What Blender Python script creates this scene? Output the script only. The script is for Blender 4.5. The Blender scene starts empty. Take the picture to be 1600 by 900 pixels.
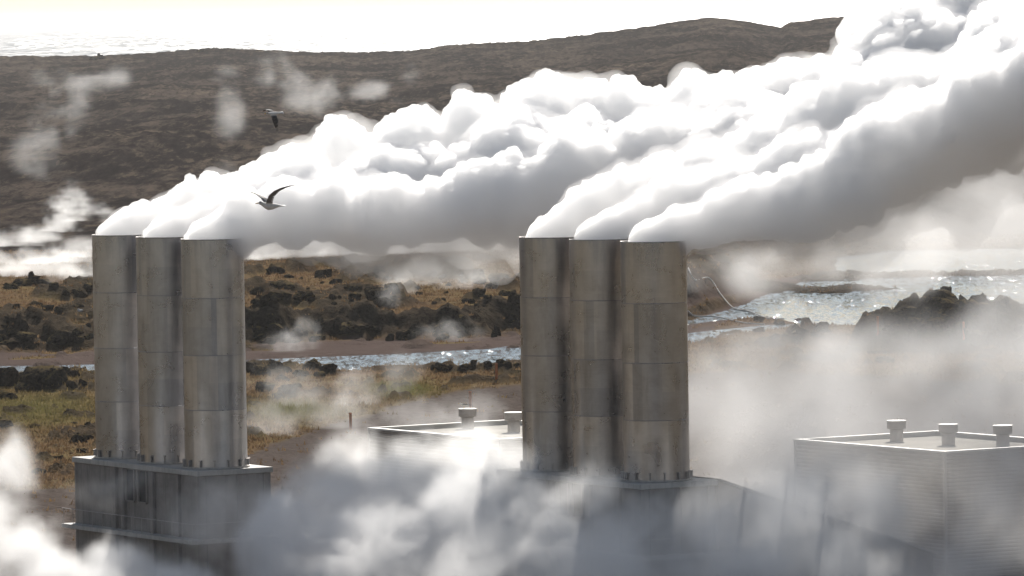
import bpy, bmesh, math, random
import numpy as np
from mathutils import Vector, Matrix, Euler

C = bpy.context.scene.collection
scene = bpy.context.scene
R = math.radians

# ------------------------------------------------------------------ camera
F = 10000.0                       # focal length in pixels of the 1600 px wide photograph
CAM_H = 36.0
ROLL = 0.0165
HORIZON_MID = 20.0
cam_data = bpy.data.cameras.new('camera')
cam_data.sensor_width = 36.0
cam_data.lens = 36.0 * F / 1600.0
cam_data.clip_start = 1.0
cam_data.clip_end = 200000.0
cam = bpy.data.objects.new('camera', cam_data)
C.objects.link(cam)
PITCH = math.atan((450.0 - HORIZON_MID) / F)
M_CAM = Matrix.Rotation(math.pi / 2 - PITCH, 4, 'X') @ Matrix.Rotation(-ROLL, 4, 'Z')
cam.matrix_world = Matrix.Translation((0, 0, CAM_H)) @ M_CAM
scene.camera = cam

# ------------------------------------------------------------------ sky, sun, exposure
SUN_EL, SUN_AZ = R(35.0), R(8.0)
world = bpy.data.worlds.new('World')
scene.world = world
world.use_nodes = True
wn = world.node_tree
wn.nodes.clear()
wo = wn.nodes.new('ShaderNodeOutputWorld')
wb = wn.nodes.new('ShaderNodeBackground')
sk = wn.nodes.new('ShaderNodeTexSky')
sk.sky_type = 'NISHITA'
sk.sun_disc = False
sk.sun_elevation = SUN_EL
sk.sun_rotation = SUN_AZ
sk.altitude = 30
sk.air_density = 1.0
sk.dust_density = 0.4
sk.ozone_density = 1.0
wb.inputs['Strength'].default_value = 0.05
hs = wn.nodes.new('ShaderNodeHueSaturation')          # thin high haze pales the sky
hs.inputs['Saturation'].default_value = 0.72
wn.links.new(sk.outputs[0], hs.inputs['Color'])
wn.links.new(hs.outputs[0], wb.inputs['Color'])
wn.links.new(wb.outputs[0], wo.inputs['Surface'])

sd = bpy.data.lights.new('sun', 'SUN')
sd.energy = 5.0
sd.angle = R(0.5)
sd.color = (1.0, 0.945, 0.87)
so = bpy.data.objects.new('sun', sd)
C.objects.link(so)
SUN_DIR = Vector((math.sin(SUN_AZ) * math.cos(SUN_EL), math.cos(SUN_AZ) * math.cos(SUN_EL), math.sin(SUN_EL)))
so.rotation_euler = SUN_DIR.to_track_quat('Z', 'Y').to_euler()
so.location = (0, 0, 200)

scene.view_settings.view_transform = 'Standard'
scene.view_settings.look = 'None'
scene.view_settings.exposure = 0.72
scene.view_settings.gamma = 1.0
scene.view_settings.use_curve_mapping = False
scene.render.engine = 'CYCLES'
cy = scene.cycles
cy.max_bounces = 40
cy.diffuse_bounces = 14
cy.glossy_bounces = 3
cy.transmission_bounces = 4
cy.transparent_max_bounces = 8
cy.volume_bounces = 32
cy.volume_step_rate = 1.5
cy.volume_max_steps = 256
cy.use_denoising = True
cy.denoiser = 'OPENIMAGEDENOISE'
cy.sample_clamp_indirect = 8.0
cy.caustics_reflective = False
cy.caustics_refractive = False
HAZE_DENSITY = 2.2e-5

# ------------------------------------------------------------------ pixel <-> ground helpers (layout only)
def ray(px, py):
    d = M_CAM.to_3x3() @ Vector(((px - 800.0) / F, -(py - 450.0) / F, -1.0))
    return d

def P(px, py, dist):
    d = ray(px, py)
    return Vector((0, 0, CAM_H)) + d * (dist / d.y)

def G(px, py, z=0.0):
    d = ray(px, py)
    return Vector((0, 0, CAM_H)) + d * ((z - CAM_H) / d.z)

M3 = np.array(M_CAM.to_3x3().inverted())
def project(x, y, z):
    v = np.stack([x, y, z - CAM_H], -1) @ M3.T
    w = np.where(v[..., 2] < -1e-3, -v[..., 2], 1e-3)
    return 800 + F * v[..., 0] / w, 450 - F * v[..., 1] / w

# ------------------------------------------------------------------ numpy noise
def _h(i, j, k, seed):
    n = (i.astype(np.int64) * 374761393 + j.astype(np.int64) * 668265263 + k.astype(np.int64) * 2147483647 + seed * 1274126177) & 0xffffffff
    n = ((n ^ (n >> 13)) * 1274126177) & 0xffffffff
    n = ((n ^ (n >> 16)) * 2246822519) & 0xffffffff
    return ((n ^ (n >> 15)) & 0xffffff).astype(np.float64) / 0xffffff

def noise2(x, y, seed=0):
    i, j = np.floor(x), np.floor(y)
    fx, fy = x - i, y - j
    fx = fx * fx * fx * (fx * (fx * 6 - 15) + 10); fy = fy * fy * fy * (fy * (fy * 6 - 15) + 10)
    k = np.zeros_like(i)
    a, b = _h(i, j, k, seed), _h(i + 1, j, k, seed)
    c, d = _h(i, j + 1, k, seed), _h(i + 1, j + 1, k, seed)
    return (a * (1 - fx) + b * fx) * (1 - fy) + (c * (1 - fx) + d * fx) * fy

def fbm2(x, y, seed=0, octv=4, gain=0.5):
    s, a, t = 0.0, 1.0, 0.0
    c, sn = math.cos(0.6), math.sin(0.6)
    for o in range(octv):
        s = s + a * noise2(x, y, seed + o * 17); t += a; a *= gain
        x, y = (x * c - y * sn) * 2.03 + 11.3, (x * sn + y * c) * 2.03 - 7.1
    return s / t

def ridge2(x, y, seed=0, octv=4):
    s, a, t = 0.0, 1.0, 0.0
    for o in range(octv):
        s = s + a * (1 - np.abs(2 * noise2(x, y, seed + o * 13) - 1)); t += a; a *= 0.5
        x, y = x * 2.1 + 5.2, y * 2.1 - 3.7
    return s / t

def noise3(x, y, z, seed=0):
    i, j, k = np.floor(x), np.floor(y), np.floor(z)
    fx, fy, fz = x - i, y - j, z - k
    fx = fx * fx * (3 - 2 * fx); fy = fy * fy * (3 - 2 * fy); fz = fz * fz * (3 - 2 * fz)
    def pl(kk):
        a, b = _h(i, j, kk, seed), _h(i + 1, j, kk, seed)
        c, d = _h(i, j + 1, kk, seed), _h(i + 1, j + 1, kk, seed)
        return (a * (1 - fx) + b * fx) * (1 - fy) + (c * (1 - fx) + d * fx) * fy
    return pl(k) * (1 - fz) + pl(k + 1) * fz

def sstep(a, b, x):
    t = np.clip((x - a) / (b - a), 0, 1)
    return t * t * (3 - 2 * t)

def poly_sdf(px, py, poly):
    """signed distance (negative inside) of points to a polygon."""
    p = np.asarray(poly, float)
    d = np.full(px.shape, 1e18); inside = np.zeros(px.shape, bool)
    n = len(p)
    for a in range(n):
        x0, y0 = p[a]; x1, y1 = p[(a + 1) % n]
        ex, ey = x1 - x0, y1 - y0
        t = np.clip(((px - x0) * ex + (py - y0) * ey) / (ex * ex + ey * ey + 1e-12), 0, 1)
        d = np.minimum(d, (px - x0 - t * ex) ** 2 + (py - y0 - t * ey) ** 2)
        c = (y0 > py) != (y1 > py)
        inside ^= c & (px < (x1 - x0) * (py - y0) / (y1 - y0 + 1e-12) + x0)
    d = np.sqrt(d)
    return np.where(inside, -d, d)

# ------------------------------------------------------------------ object helpers
def tag(o, label=None, cat=None, group=None, kind=None):
    if label: o['label'] = label
    if cat: o['category'] = cat
    if group: o['group'] = group
    if kind: o['kind'] = kind
    return o

def empty(name, loc, rz=0.0):
    o = bpy.data.objects.new(name, None)
    o.empty_display_size = 0.5
    C.objects.link(o)
    o.location = loc
    o.rotation_euler = (0, 0, rz)
    return o

def mesh_obj(name, verts, faces, mat, parent=None, smooth=False):
    me = bpy.data.meshes.new(name)
    verts = np.asarray(verts, np.float32); 
    me.from_pydata([tuple(v) for v in verts], [], [tuple(f) for f in faces])
    me.update()
    if smooth: me.shade_smooth()
    if mat: me.materials.append(mat)
    o = bpy.data.objects.new(name, me)
    C.objects.link(o)
    if parent: o.parent = parent
    return o

def bm_obj(name, bm, mat, parent=None, smooth=False, loc=None):
    me = bpy.data.meshes.new(name)
    bm.to_mesh(me); bm.free()
    if smooth: me.shade_smooth()
    if mat: me.materials.append(mat)
    o = bpy.data.objects.new(name, me)
    C.objects.link(o)
    if parent: o.parent = parent
    if loc is not None: o.location = loc
    return o

def np_mesh(name, verts, quads):
    me = bpy.data.meshes.new(name)
    nv, nf, k = len(verts), len(quads), quads.shape[1]
    me.vertices.add(nv); me.vertices.foreach_set('co', np.asarray(verts, np.float32).ravel())
    me.loops.add(nf * k); me.loops.foreach_set('vertex_index', np.asarray(quads, np.int32).ravel())
    me.polygons.add(nf); me.polygons.foreach_set('loop_start', np.arange(0, nf * k, k, dtype=np.int32))
    me.update(calc_edges=True)
    return me

def attr(me, name, arr):
    a = me.attributes.new(name, 'FLOAT', 'POINT')
    a.data.foreach_set('value', np.asarray(arr, np.float32))

def add_box(bm, c, s, rot=None):
    m = Matrix.Translation(Vector(c))
    if rot is not None: m = m @ rot
    m = m @ Matrix.Diagonal((s[0], s[1], s[2], 1.0))
    return bmesh.ops.create_cube(bm, size=1.0, matrix=m)['verts']

def add_cyl(bm, c, r, h, seg=32, r2=None):
    return bmesh.ops.create_cone(bm, cap_ends=True, segments=seg, radius1=r, radius2=r if r2 is None else r2, depth=h,
                                 matrix=Matrix.Translation(Vector(c)))['verts']

def add_tube(bm, pts, r, seg=8):
    rings = []
    n = len(pts)
    for i, p in enumerate(pts):
        t = (pts[min(i + 1, n - 1)] - pts[max(i - 1, 0)]).normalized()
        up = Vector((0, 0, 1)) if abs(t.z) < 0.9 else Vector((1, 0, 0))
        a = t.cross(up).normalized(); b = a.cross(t)
        rings.append([bm.verts.new(p + (a * math.cos(2 * math.pi * k / seg) + b * math.sin(2 * math.pi * k / seg)) * r) for k in range(seg)])
    for i in range(n - 1):
        for k in range(seg):
            bm.faces.new((rings[i][k], rings[i][(k + 1) % seg], rings[i + 1][(k + 1) % seg], rings[i + 1][k]))
    bm.faces.new(rings[0][::-1]); bm.faces.new(rings[-1])

# ------------------------------------------------------------------ materials
def new_mat(name):
    m = bpy.data.materials.new(name); m.use_nodes = True
    nt = m.node_tree; nt.nodes.clear()
    out = nt.nodes.new('ShaderNodeOutputMaterial')
    return m, nt, out

class N:
    """tiny node builder"""
    def __init__(s, nt): s.nt = nt
    def node(s, t, **kw):
        n = s.nt.nodes.new(t)
        for k, v in kw.items(): setattr(n, k, v)
        return n
    def set(s, sock, v):
        if hasattr(v, 'is_output') or isinstance(v, bpy.types.NodeSocket): s.nt.links.new(v, sock)
        else: sock.default_value = v
    def math(s, op, a, b=0.0, c=None, clamp=False):
        n = s.node('ShaderNodeMath', operation=op, use_clamp=clamp)
        s.set(n.inputs[0], a); s.set(n.inputs[1], b)
        if c is not None: s.set(n.inputs[2], c)
        return n.outputs[0]
    def vmath(s, op, a, b=(0, 0, 0)):
        n = s.node('ShaderNodeVectorMath', operation=op)
        s.set(n.inputs[0], a)
        if op == 'SCALE': s.set(n.inputs['Scale'], b)
        elif op not in ('LENGTH', 'NORMALIZE'): s.set(n.inputs[1], b)
        return n.outputs['Value'] if op in ('LENGTH', 'DOT_PRODUCT', 'DISTANCE') else n.outputs[0]
    def noise(s, vec, scale, detail=3, rough=0.55, dist=0.0):
        n = s.node('ShaderNodeTexNoise')
        if vec is not None: s.set(n.inputs['Vector'], vec)
        n.inputs['Scale'].default_value = scale; n.inputs['Detail'].default_value = detail
        n.inputs['Roughness'].default_value = rough; n.inputs['Distortion'].default_value = dist
        return n.outputs[0]
    def mix(s, f, a, b, blend='MIX'):
        n = s.node('ShaderNodeMix', data_type='RGBA', blend_type=blend)
        s.set(n.inputs[0], f); s.set(n.inputs[6], a if not isinstance(a, tuple) else (*a[:3], 1)); s.set(n.inputs[7], b if not isinstance(b, tuple) else (*b[:3], 1))
        return n.outputs[2]
    def rng(s, v, a, b, c=0.0, d=1.0, smooth=False):
        n = s.node('ShaderNodeMapRange', interpolation_type='SMOOTHSTEP' if smooth else 'LINEAR')
        s.set(n.inputs['Value'], v)
        for k, q in zip(('From Min', 'From Max', 'To Min', 'To Max'), (a, b, c, d)): s.set(n.inputs[k], q)
        return n.outputs[0]
    def attr(s, name):
        n = s.node('ShaderNodeAttribute', attribute_name=name); return n.outputs['Fac']
    def bump(s, h, strength, dist):
        n = s.node('ShaderNodeBump'); s.set(n.inputs['Height'], h)
        n.inputs['Strength'].default_value = strength; n.inputs['Distance'].default_value = dist
        return n.outputs[0]
    def pbsdf(s, **kw):
        n = s.node('ShaderNodeBsdfPrincipled')
        for k, v in kw.items():
            v = (*v, 1) if isinstance(v, tuple) and len(v) == 3 and k not in ('Normal', 'Tangent') else v
            s.set(n.inputs[k.replace('_', ' ')], v)
        return n.outputs[0]
    def coord(s, which='Object'): return s.node('ShaderNodeTexCoord').outputs[which]
    def pos(s): return s.node('ShaderNodeNewGeometry').outputs['Position']

def simple_mat(name, col, rough=0.7, metal=0.0, var=0.25, scale=1.5, spec=0.5, bump=0.0):
    m, nt, out = new_mat(name); n = N(nt)
    v = n.coord('Object')
    f = n.noise(v, scale, 5, 0.65)
    dark = tuple(c * (1 - var) for c in col); light = tuple(min(1, c * (1 + var)) for c in col)
    kw = dict(Base_Color=n.mix(n.rng(f, 0.3, 0.7), dark, light), Roughness=rough, Metallic=metal)
    if spec == 0: kw['Specular_IOR_Level'] = 0.0
    if bump: kw['Normal'] = n.bump(n.noise(v, scale * 6, 4), 0.6, bump)
    nt.links.new(n.pbsdf(**kw), out.inputs['Surface'])
    return m

# ground: mossy heath, dark lava, gravel, mud, far lava plain
def ground_material():
    m, nt, out = new_mat('ground'); n = N(nt)
    p = n.pos()
    rock, grav, green, mud, far = (n.attr(k) for k in ('rock', 'gravel', 'green', 'mud', 'far'))
    f1 = n.noise(p, 0.35, 5, 0.7); f2 = n.noise(p, 0.05, 4, 0.6); f3 = n.noise(p, 1.7, 4, 0.7)
    heath = n.mix(n.rng(f1, 0.3, 0.7), (0.08, 0.050, 0.031), (0.175, 0.115, 0.068))
    heath = n.mix(n.rng(f2, 0.42, 0.62), heath, (0.145, 0.11, 0.055))
    heath = n.mix(n.rng(f3, 0.55, 0.75), heath, (0.05, 0.035, 0.02))
    grass = n.mix(f1, (0.065, 0.062, 0.018), (0.16, 0.145, 0.05))
    col = n.mix(n.math('MULTIPLY', green, n.rng(f3, 0.25, 0.6), clamp=True), heath, grass)
    gcol = n.mix(n.rng(f3, 0.3, 0.7), (0.058, 0.047, 0.041), (0.115, 0.094, 0.083))
    col = n.mix(grav, col, gcol)
    mcol = n.mix(f1, (0.07, 0.052, 0.046), (0.115, 0.088, 0.078))
    col = n.mix(mud, col, mcol)
    # far plain: dark lava with streaks of moss
    sx = n.node('ShaderNodeMapping'); nt.links.new(p, sx.inputs[0]); sx.inputs['Scale'].default_value = (1.0, 0.28, 1.0)
    s1 = n.noise(sx.outputs[0], 0.03, 6, 0.68)
    s2 = n.noise(sx.outputs[0], 0.16, 5, 0.7)
    fcol = n.mix(n.rng(s1, 0.46, 0.6), (0.021, 0.0175, 0.017), (0.07, 0.056, 0.047))
    fcol = n.mix(n.math('MULTIPLY', n.rng(s2, 0.5, 0.66, 0, 1.0), n.rng(n.noise(sx.outputs[0], 0.012, 3), 0.45, 0.6)), fcol, (0.12, 0.095, 0.072))
    sy = n.node('ShaderNodeMapping'); nt.links.new(p, sy.inputs[0]); sy.inputs['Scale'].default_value = (1.0, 0.1, 1.0)
    s3 = n.noise(sy.outputs[0], 0.35, 6, 0.75)
    fcol = n.mix(n.rng(s3, 0.5, 0.62, 0, 0.75), fcol, (0.012, 0.0105, 0.010))
    fcol = n.mix(n.rng(s3, 0.36, 0.46, 0.6, 0), fcol, (0.095, 0.074, 0.055))
    col = n.mix(far, col, fcol)
    rcol = n.mix(n.rng(n.math('MULTIPLY', n.math('ADD', f3, f1), 0.5), 0.38, 0.62), (0.016, 0.014, 0.012), (0.085, 0.068, 0.05))
    col = n.mix(rock, col, rcol)
    f4 = n.noise(p, 4.0, 3, 0.7)
    nrm = n.bump(n.math('ADD', n.math('ADD', f3, n.math('MULTIPLY', f1, 1.5)), n.math('MULTIPLY', n.math('MULTIPLY', f4, rock), 1.2)), 0.9, 0.45)
    nt.links.new(n.pbsdf(Base_Color=col, Roughness=1.0, Specular_IOR_Level=0.0, Normal=nrm), out.inputs['Surface'])
    return m

def water_material(name, cell, rough, sigma, bias, col):
    """wind-ruffled water: small wave facets, each with its own tilt, that glint when they face the sun"""
    m, nt, out = new_mat(name); n = N(nt)
    p = n.pos()
    mp = n.node('ShaderNodeMapping'); nt.links.new(p, mp.inputs[0]); mp.inputs['Scale'].default_value = (1.0 / cell[0], 1.0 / cell[1], 1.0)
    vo = n.node('ShaderNodeTexVoronoi', voronoi_dimensions='2D'); nt.links.new(mp.outputs[0], vo.inputs['Vector']); vo.inputs['Scale'].default_value = 1.0
    vo2 = n.node('ShaderNodeTexVoronoi', voronoi_dimensions='2D'); nt.links.new(n.vmath('MULTIPLY', mp.outputs[0], (2.7, 2.7, 1)), vo2.inputs['Vector'])
    ns = n.node('ShaderNodeTexNoise'); nt.links.new(mp.outputs[0], ns.inputs['Vector']); ns.inputs['Scale'].default_value = 0.35; ns.inputs['Detail'].default_value = 3
    t = n.vmath('ADD', n.vmath('SUBTRACT', vo.outputs['Color'], (0.5, 0.5, 0.5)), n.vmath('SUBTRACT', vo2.outputs['Color'], (0.5, 0.5, 0.5)))
    t = n.vmath('ADD', t, n.vmath('SUBTRACT', ns.outputs['Color'], (0.5, 0.5, 0.5)))
    patch = n.noise(n.vmath('MULTIPLY', mp.outputs[0], (0.06, 0.06, 1)), 1.0, 4, 0.6)
    t = n.vmath('SCALE', t, n.rng(patch, 0.35, 0.65, sigma * 0.5, sigma * 1.3))
    t = n.vmath('MULTIPLY', t, (1, 1, 0))
    nrm = n.vmath('NORMALIZE', n.vmath('ADD', t, (0.0, -bias, 1.0)))
    nt.links.new(n.pbsdf(Base_Color=col, Roughness=rough, IOR=1.333, Normal=nrm), out.inputs['Surface'])
    return m

def steel_material(name, ca, cb):
    m, nt, out = new_mat(name); n = N(nt)
    v = n.coord('Object')
    info = n.node('ShaderNodeObjectInfo').outputs['Random']
    off = n.node('ShaderNodeCombineXYZ'); n.set(off.inputs[2], n.math('MULTIPLY', info, 37.0))
    vv = n.vmath('ADD', v, off.outputs[0])
    mp = n.node('ShaderNodeMapping'); nt.links.new(vv, mp.inputs[0]); mp.inputs['Scale'].default_value = (1.0, 1.0, 0.12)
    streak = n.noise(mp.outputs[0], 2.2, 5, 0.65)
    mp2 = n.node('ShaderNodeMapping'); nt.links.new(vv, mp2.inputs[0]); mp2.inputs['Scale'].default_value = (0.25, 0.25, 3.0)
    brush = n.noise(mp2.outputs[0], 3.0, 4, 0.7)
    blot = n.noise(vv, 0.55, 5, 0.65, 0.5)
    tint = n.attr('tint')
    col = n.mix(n.rng(blot, 0.35, 0.65), ca, cb)
    col = n.mix(n.rng(streak, 0.5, 0.75, 0, 0.3), col, (0.16, 0.135, 0.12))
    col = n.mix(n.rng(brush, 0.5, 0.75, 0, 0.3), col, (0.48, 0.45, 0.43))
    col = n.mix(0.85, col, n.mix(tint, (0.72, 0.74, 0.79), (1.2, 1.15, 1.1)), 'MULTIPLY')
    # light mineral scale below the lip
    z = n.node('ShaderNodeSeparateXYZ'); nt.links.new(v, z.inputs[0])
    lip = n.math('MULTIPLY', n.rng(z.outputs[2], 12.0, 14.2), n.rng(streak, 0.42, 0.62), clamp=True)
    col = n.mix(n.math('MULTIPLY', lip, 0.35), col, (0.25, 0.28, 0.34))
    rough = n.rng(blot, 0.3, 0.7, 0.24, 0.36)
    nrm = n.bump(n.math('ADD', streak, n.math('MULTIPLY', blot, 1.0)), 0.06, 0.02)
    tan = n.node('ShaderNodeTangent', direction_type='RADIAL', axis='Z').outputs[0]
    nt.links.new(n.pbsdf(Base_Color=col, Roughness=rough, Metallic=0.92, Normal=nrm, Anisotropic=0.3, Tangent=tan), out.inputs['Surface'])
    return m

def concrete_material(name, a, b):
    m, nt, out = new_mat(name); n = N(nt)
    v = n.coord('Object')
    f = n.noise(v, 0.9, 6, 0.65, 0.4)
    mp = n.node('ShaderNodeMapping'); nt.links.new(v, mp.inputs[0]); mp.inputs['Scale'].default_value = (1.6, 1.6, 0.15)
    st = n.noise(mp.outputs[0], 1.6, 5, 0.7)
    col = n.mix(n.rng(f, 0.3, 0.7), a, b)
    col = n.mix(n.rng(st, 0.5, 0.72, 0, 0.6), col, tuple(c * 0.55 for c in a))
    nrm = n.bump(n.noise(v, 6, 4, 0.6), 0.3, 0.02)
    nt.links.new(n.pbsdf(Base_Color=col, Roughness=0.75, Normal=nrm), out.inputs['Surface'])
    return m

def volume_mat(name, density, aniso, col=(1, 1, 1), grid=False):
    m, nt, out = new_mat(name)
    v = nt.nodes.new('ShaderNodeVolumePrincipled')
    v.inputs['Color'].default_value = (*col, 1)
    v.inputs['Density'].default_value = density
    v.inputs['Anisotropy'].default_value = aniso
    if not grid: v.inputs['Density Attribute'].default_value = ''
    nt.links.new(v.outputs[0], out.inputs['Volume'])
    return m

MAT_GROUND = ground_material()
MAT_WATER = water_material('pond_water', (0.34, 2.2), 0.05, 0.29, 0.0, (0.15, 0.19, 0.215))
MAT_SEA = water_material('sea_water', (9.0, 120.0), 0.32, 0.24, 0.19, (0.03, 0.045, 0.055))
MAT_STEEL_GREY = steel_material('grey_weathered_steel', (0.34, 0.345, 0.365), (0.45, 0.445, 0.45))
MAT_STEEL_BROWN = steel_material('brown_weathered_steel', (0.31, 0.298, 0.292), (0.41, 0.385, 0.368))
MAT_DARK = simple_mat('dark_interior', (0.03, 0.03, 0.03), 0.9)  # near-black tone for the stack insides and the slot backs
MAT_BAND = simple_mat('weld_band', (0.42, 0.40, 0.38), 0.5, 0.7, 0.3, 3.0)
MAT_CONC = concrete_material('stained_concrete', (0.165, 0.15, 0.14), (0.27, 0.245, 0.225))
MAT_CAP = concrete_material('cap_slab', (0.34, 0.33, 0.31), (0.48, 0.46, 0.43))
MAT_CLAD = concrete_material('ribbed_cladding', (0.20, 0.165, 0.145), (0.26, 0.215, 0.19))
MAT_ROOF = simple_mat('pale_roofing', (0.40, 0.385, 0.355), 0.9, 0, 0.15, 0.4, spec=0)
MAT_TRIM = simple_mat('white_trim', (0.48, 0.465, 0.44), 0.45, 0, 0.06, 0.6)
MAT_VENT = simple_mat('vent_sheet_metal', (0.36, 0.33, 0.31), 0.5, 0.5, 0.2, 2.0)
def rock_material():
    m, nt, out = new_mat('dark_lava'); n = N(nt)
    p = n.pos()
    f = n.noise(p, 2.4, 5, 0.7); g = n.noise(p, 0.5, 4, 0.6)
    col = n.mix(n.rng(f, 0.3, 0.7), (0.022, 0.019, 0.016), (0.075, 0.063, 0.052))
    sep = n.node('ShaderNodeSeparateXYZ'); nt.links.new(n.node('ShaderNodeNewGeometry').outputs['Normal'], sep.inputs[0])
    moss = n.math('MULTIPLY', n.rng(sep.outputs[2], 0.35, 0.8), n.rng(n.math('ADD', f, g), 0.9, 1.1), clamp=True)
    col = n.mix(moss, col, (0.12, 0.09, 0.045))
    nt.links.new(n.pbsdf(Base_Color=col, Roughness=1.0, Specular_IOR_Level=0.0, Normal=n.bump(n.noise(p, 7.0, 4, 0.7), 0.9, 0.12)), out.inputs['Surface'])
    return m
MAT_ROCK = rock_material()
MAT_PALE = simple_mat('pale_rock', (0.55, 0.53, 0.5), 0.8, 0, 0.2, 2.0)
MAT_ORANGE = simple_mat('orange_post', (0.34, 0.11, 0.035), 0.7, 0, 0.2, 3.0)
MAT_PIPE = simple_mat('pale_pipe', (0.36, 0.35, 0.34), 0.9, 0.0, 0.1, 1.0, spec=0)

# ------------------------------------------------------------------ ground sheet
NEAR_Z = -0.2
def gpoly(pix): return [tuple(G(px, py, NEAR_Z)[:2]) for px, py in pix]
STREAM = gpoly([(-500, 576), (0, 572), (60, 571), (145, 570), (280, 566), (390, 562), (500, 558), (640, 552), (745, 546), (815, 539), (950, 528),
                (1075, 521), (1190, 508), (1250, 507), (1230, 512), (1150, 520), (1075, 537), (950, 555), (815, 570), (735, 574), (640, 580), (540, 580),
                (480, 574), (390, 575), (240, 580), (145, 583), (60, 583), (0, 587), (-500, 592)])
LAGOON = gpoly([(1000, 506), (1075, 500), (1130, 486), (1175, 470), (1205, 455), (1232, 446), (1270, 436), (1330, 431), (1345, 429), (1300, 424), (1310, 402), (1400, 392), (1600, 388), (2000, 386),
                (2000, 470), (1620, 468), (1590, 476), (1500, 484), (1400, 496), (1330, 509), (1250, 505), (1215, 498), (1160, 499), (1110, 502), (1040, 511)])
SPIT = gpoly([(1285, 436), (1330, 430), (1400, 430), (1480, 428), (1600, 426), (2000, 424), (2000, 427), (1600, 428.5), (1480, 431), (1400, 433), (1330, 434.5), (1300, 438)])
ISLETS = [gpoly([(1195, 455), (1215, 448), (1235, 450), (1222, 456)]), gpoly([(1255, 456), (1285, 452), (1345, 449.5), (1358, 452), (1320, 456), (1285, 457)])]

def interp_px(px, pts):
    a = np.array(pts, float)
    return np.interp(px, a[:, 0], a[:, 1])

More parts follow.
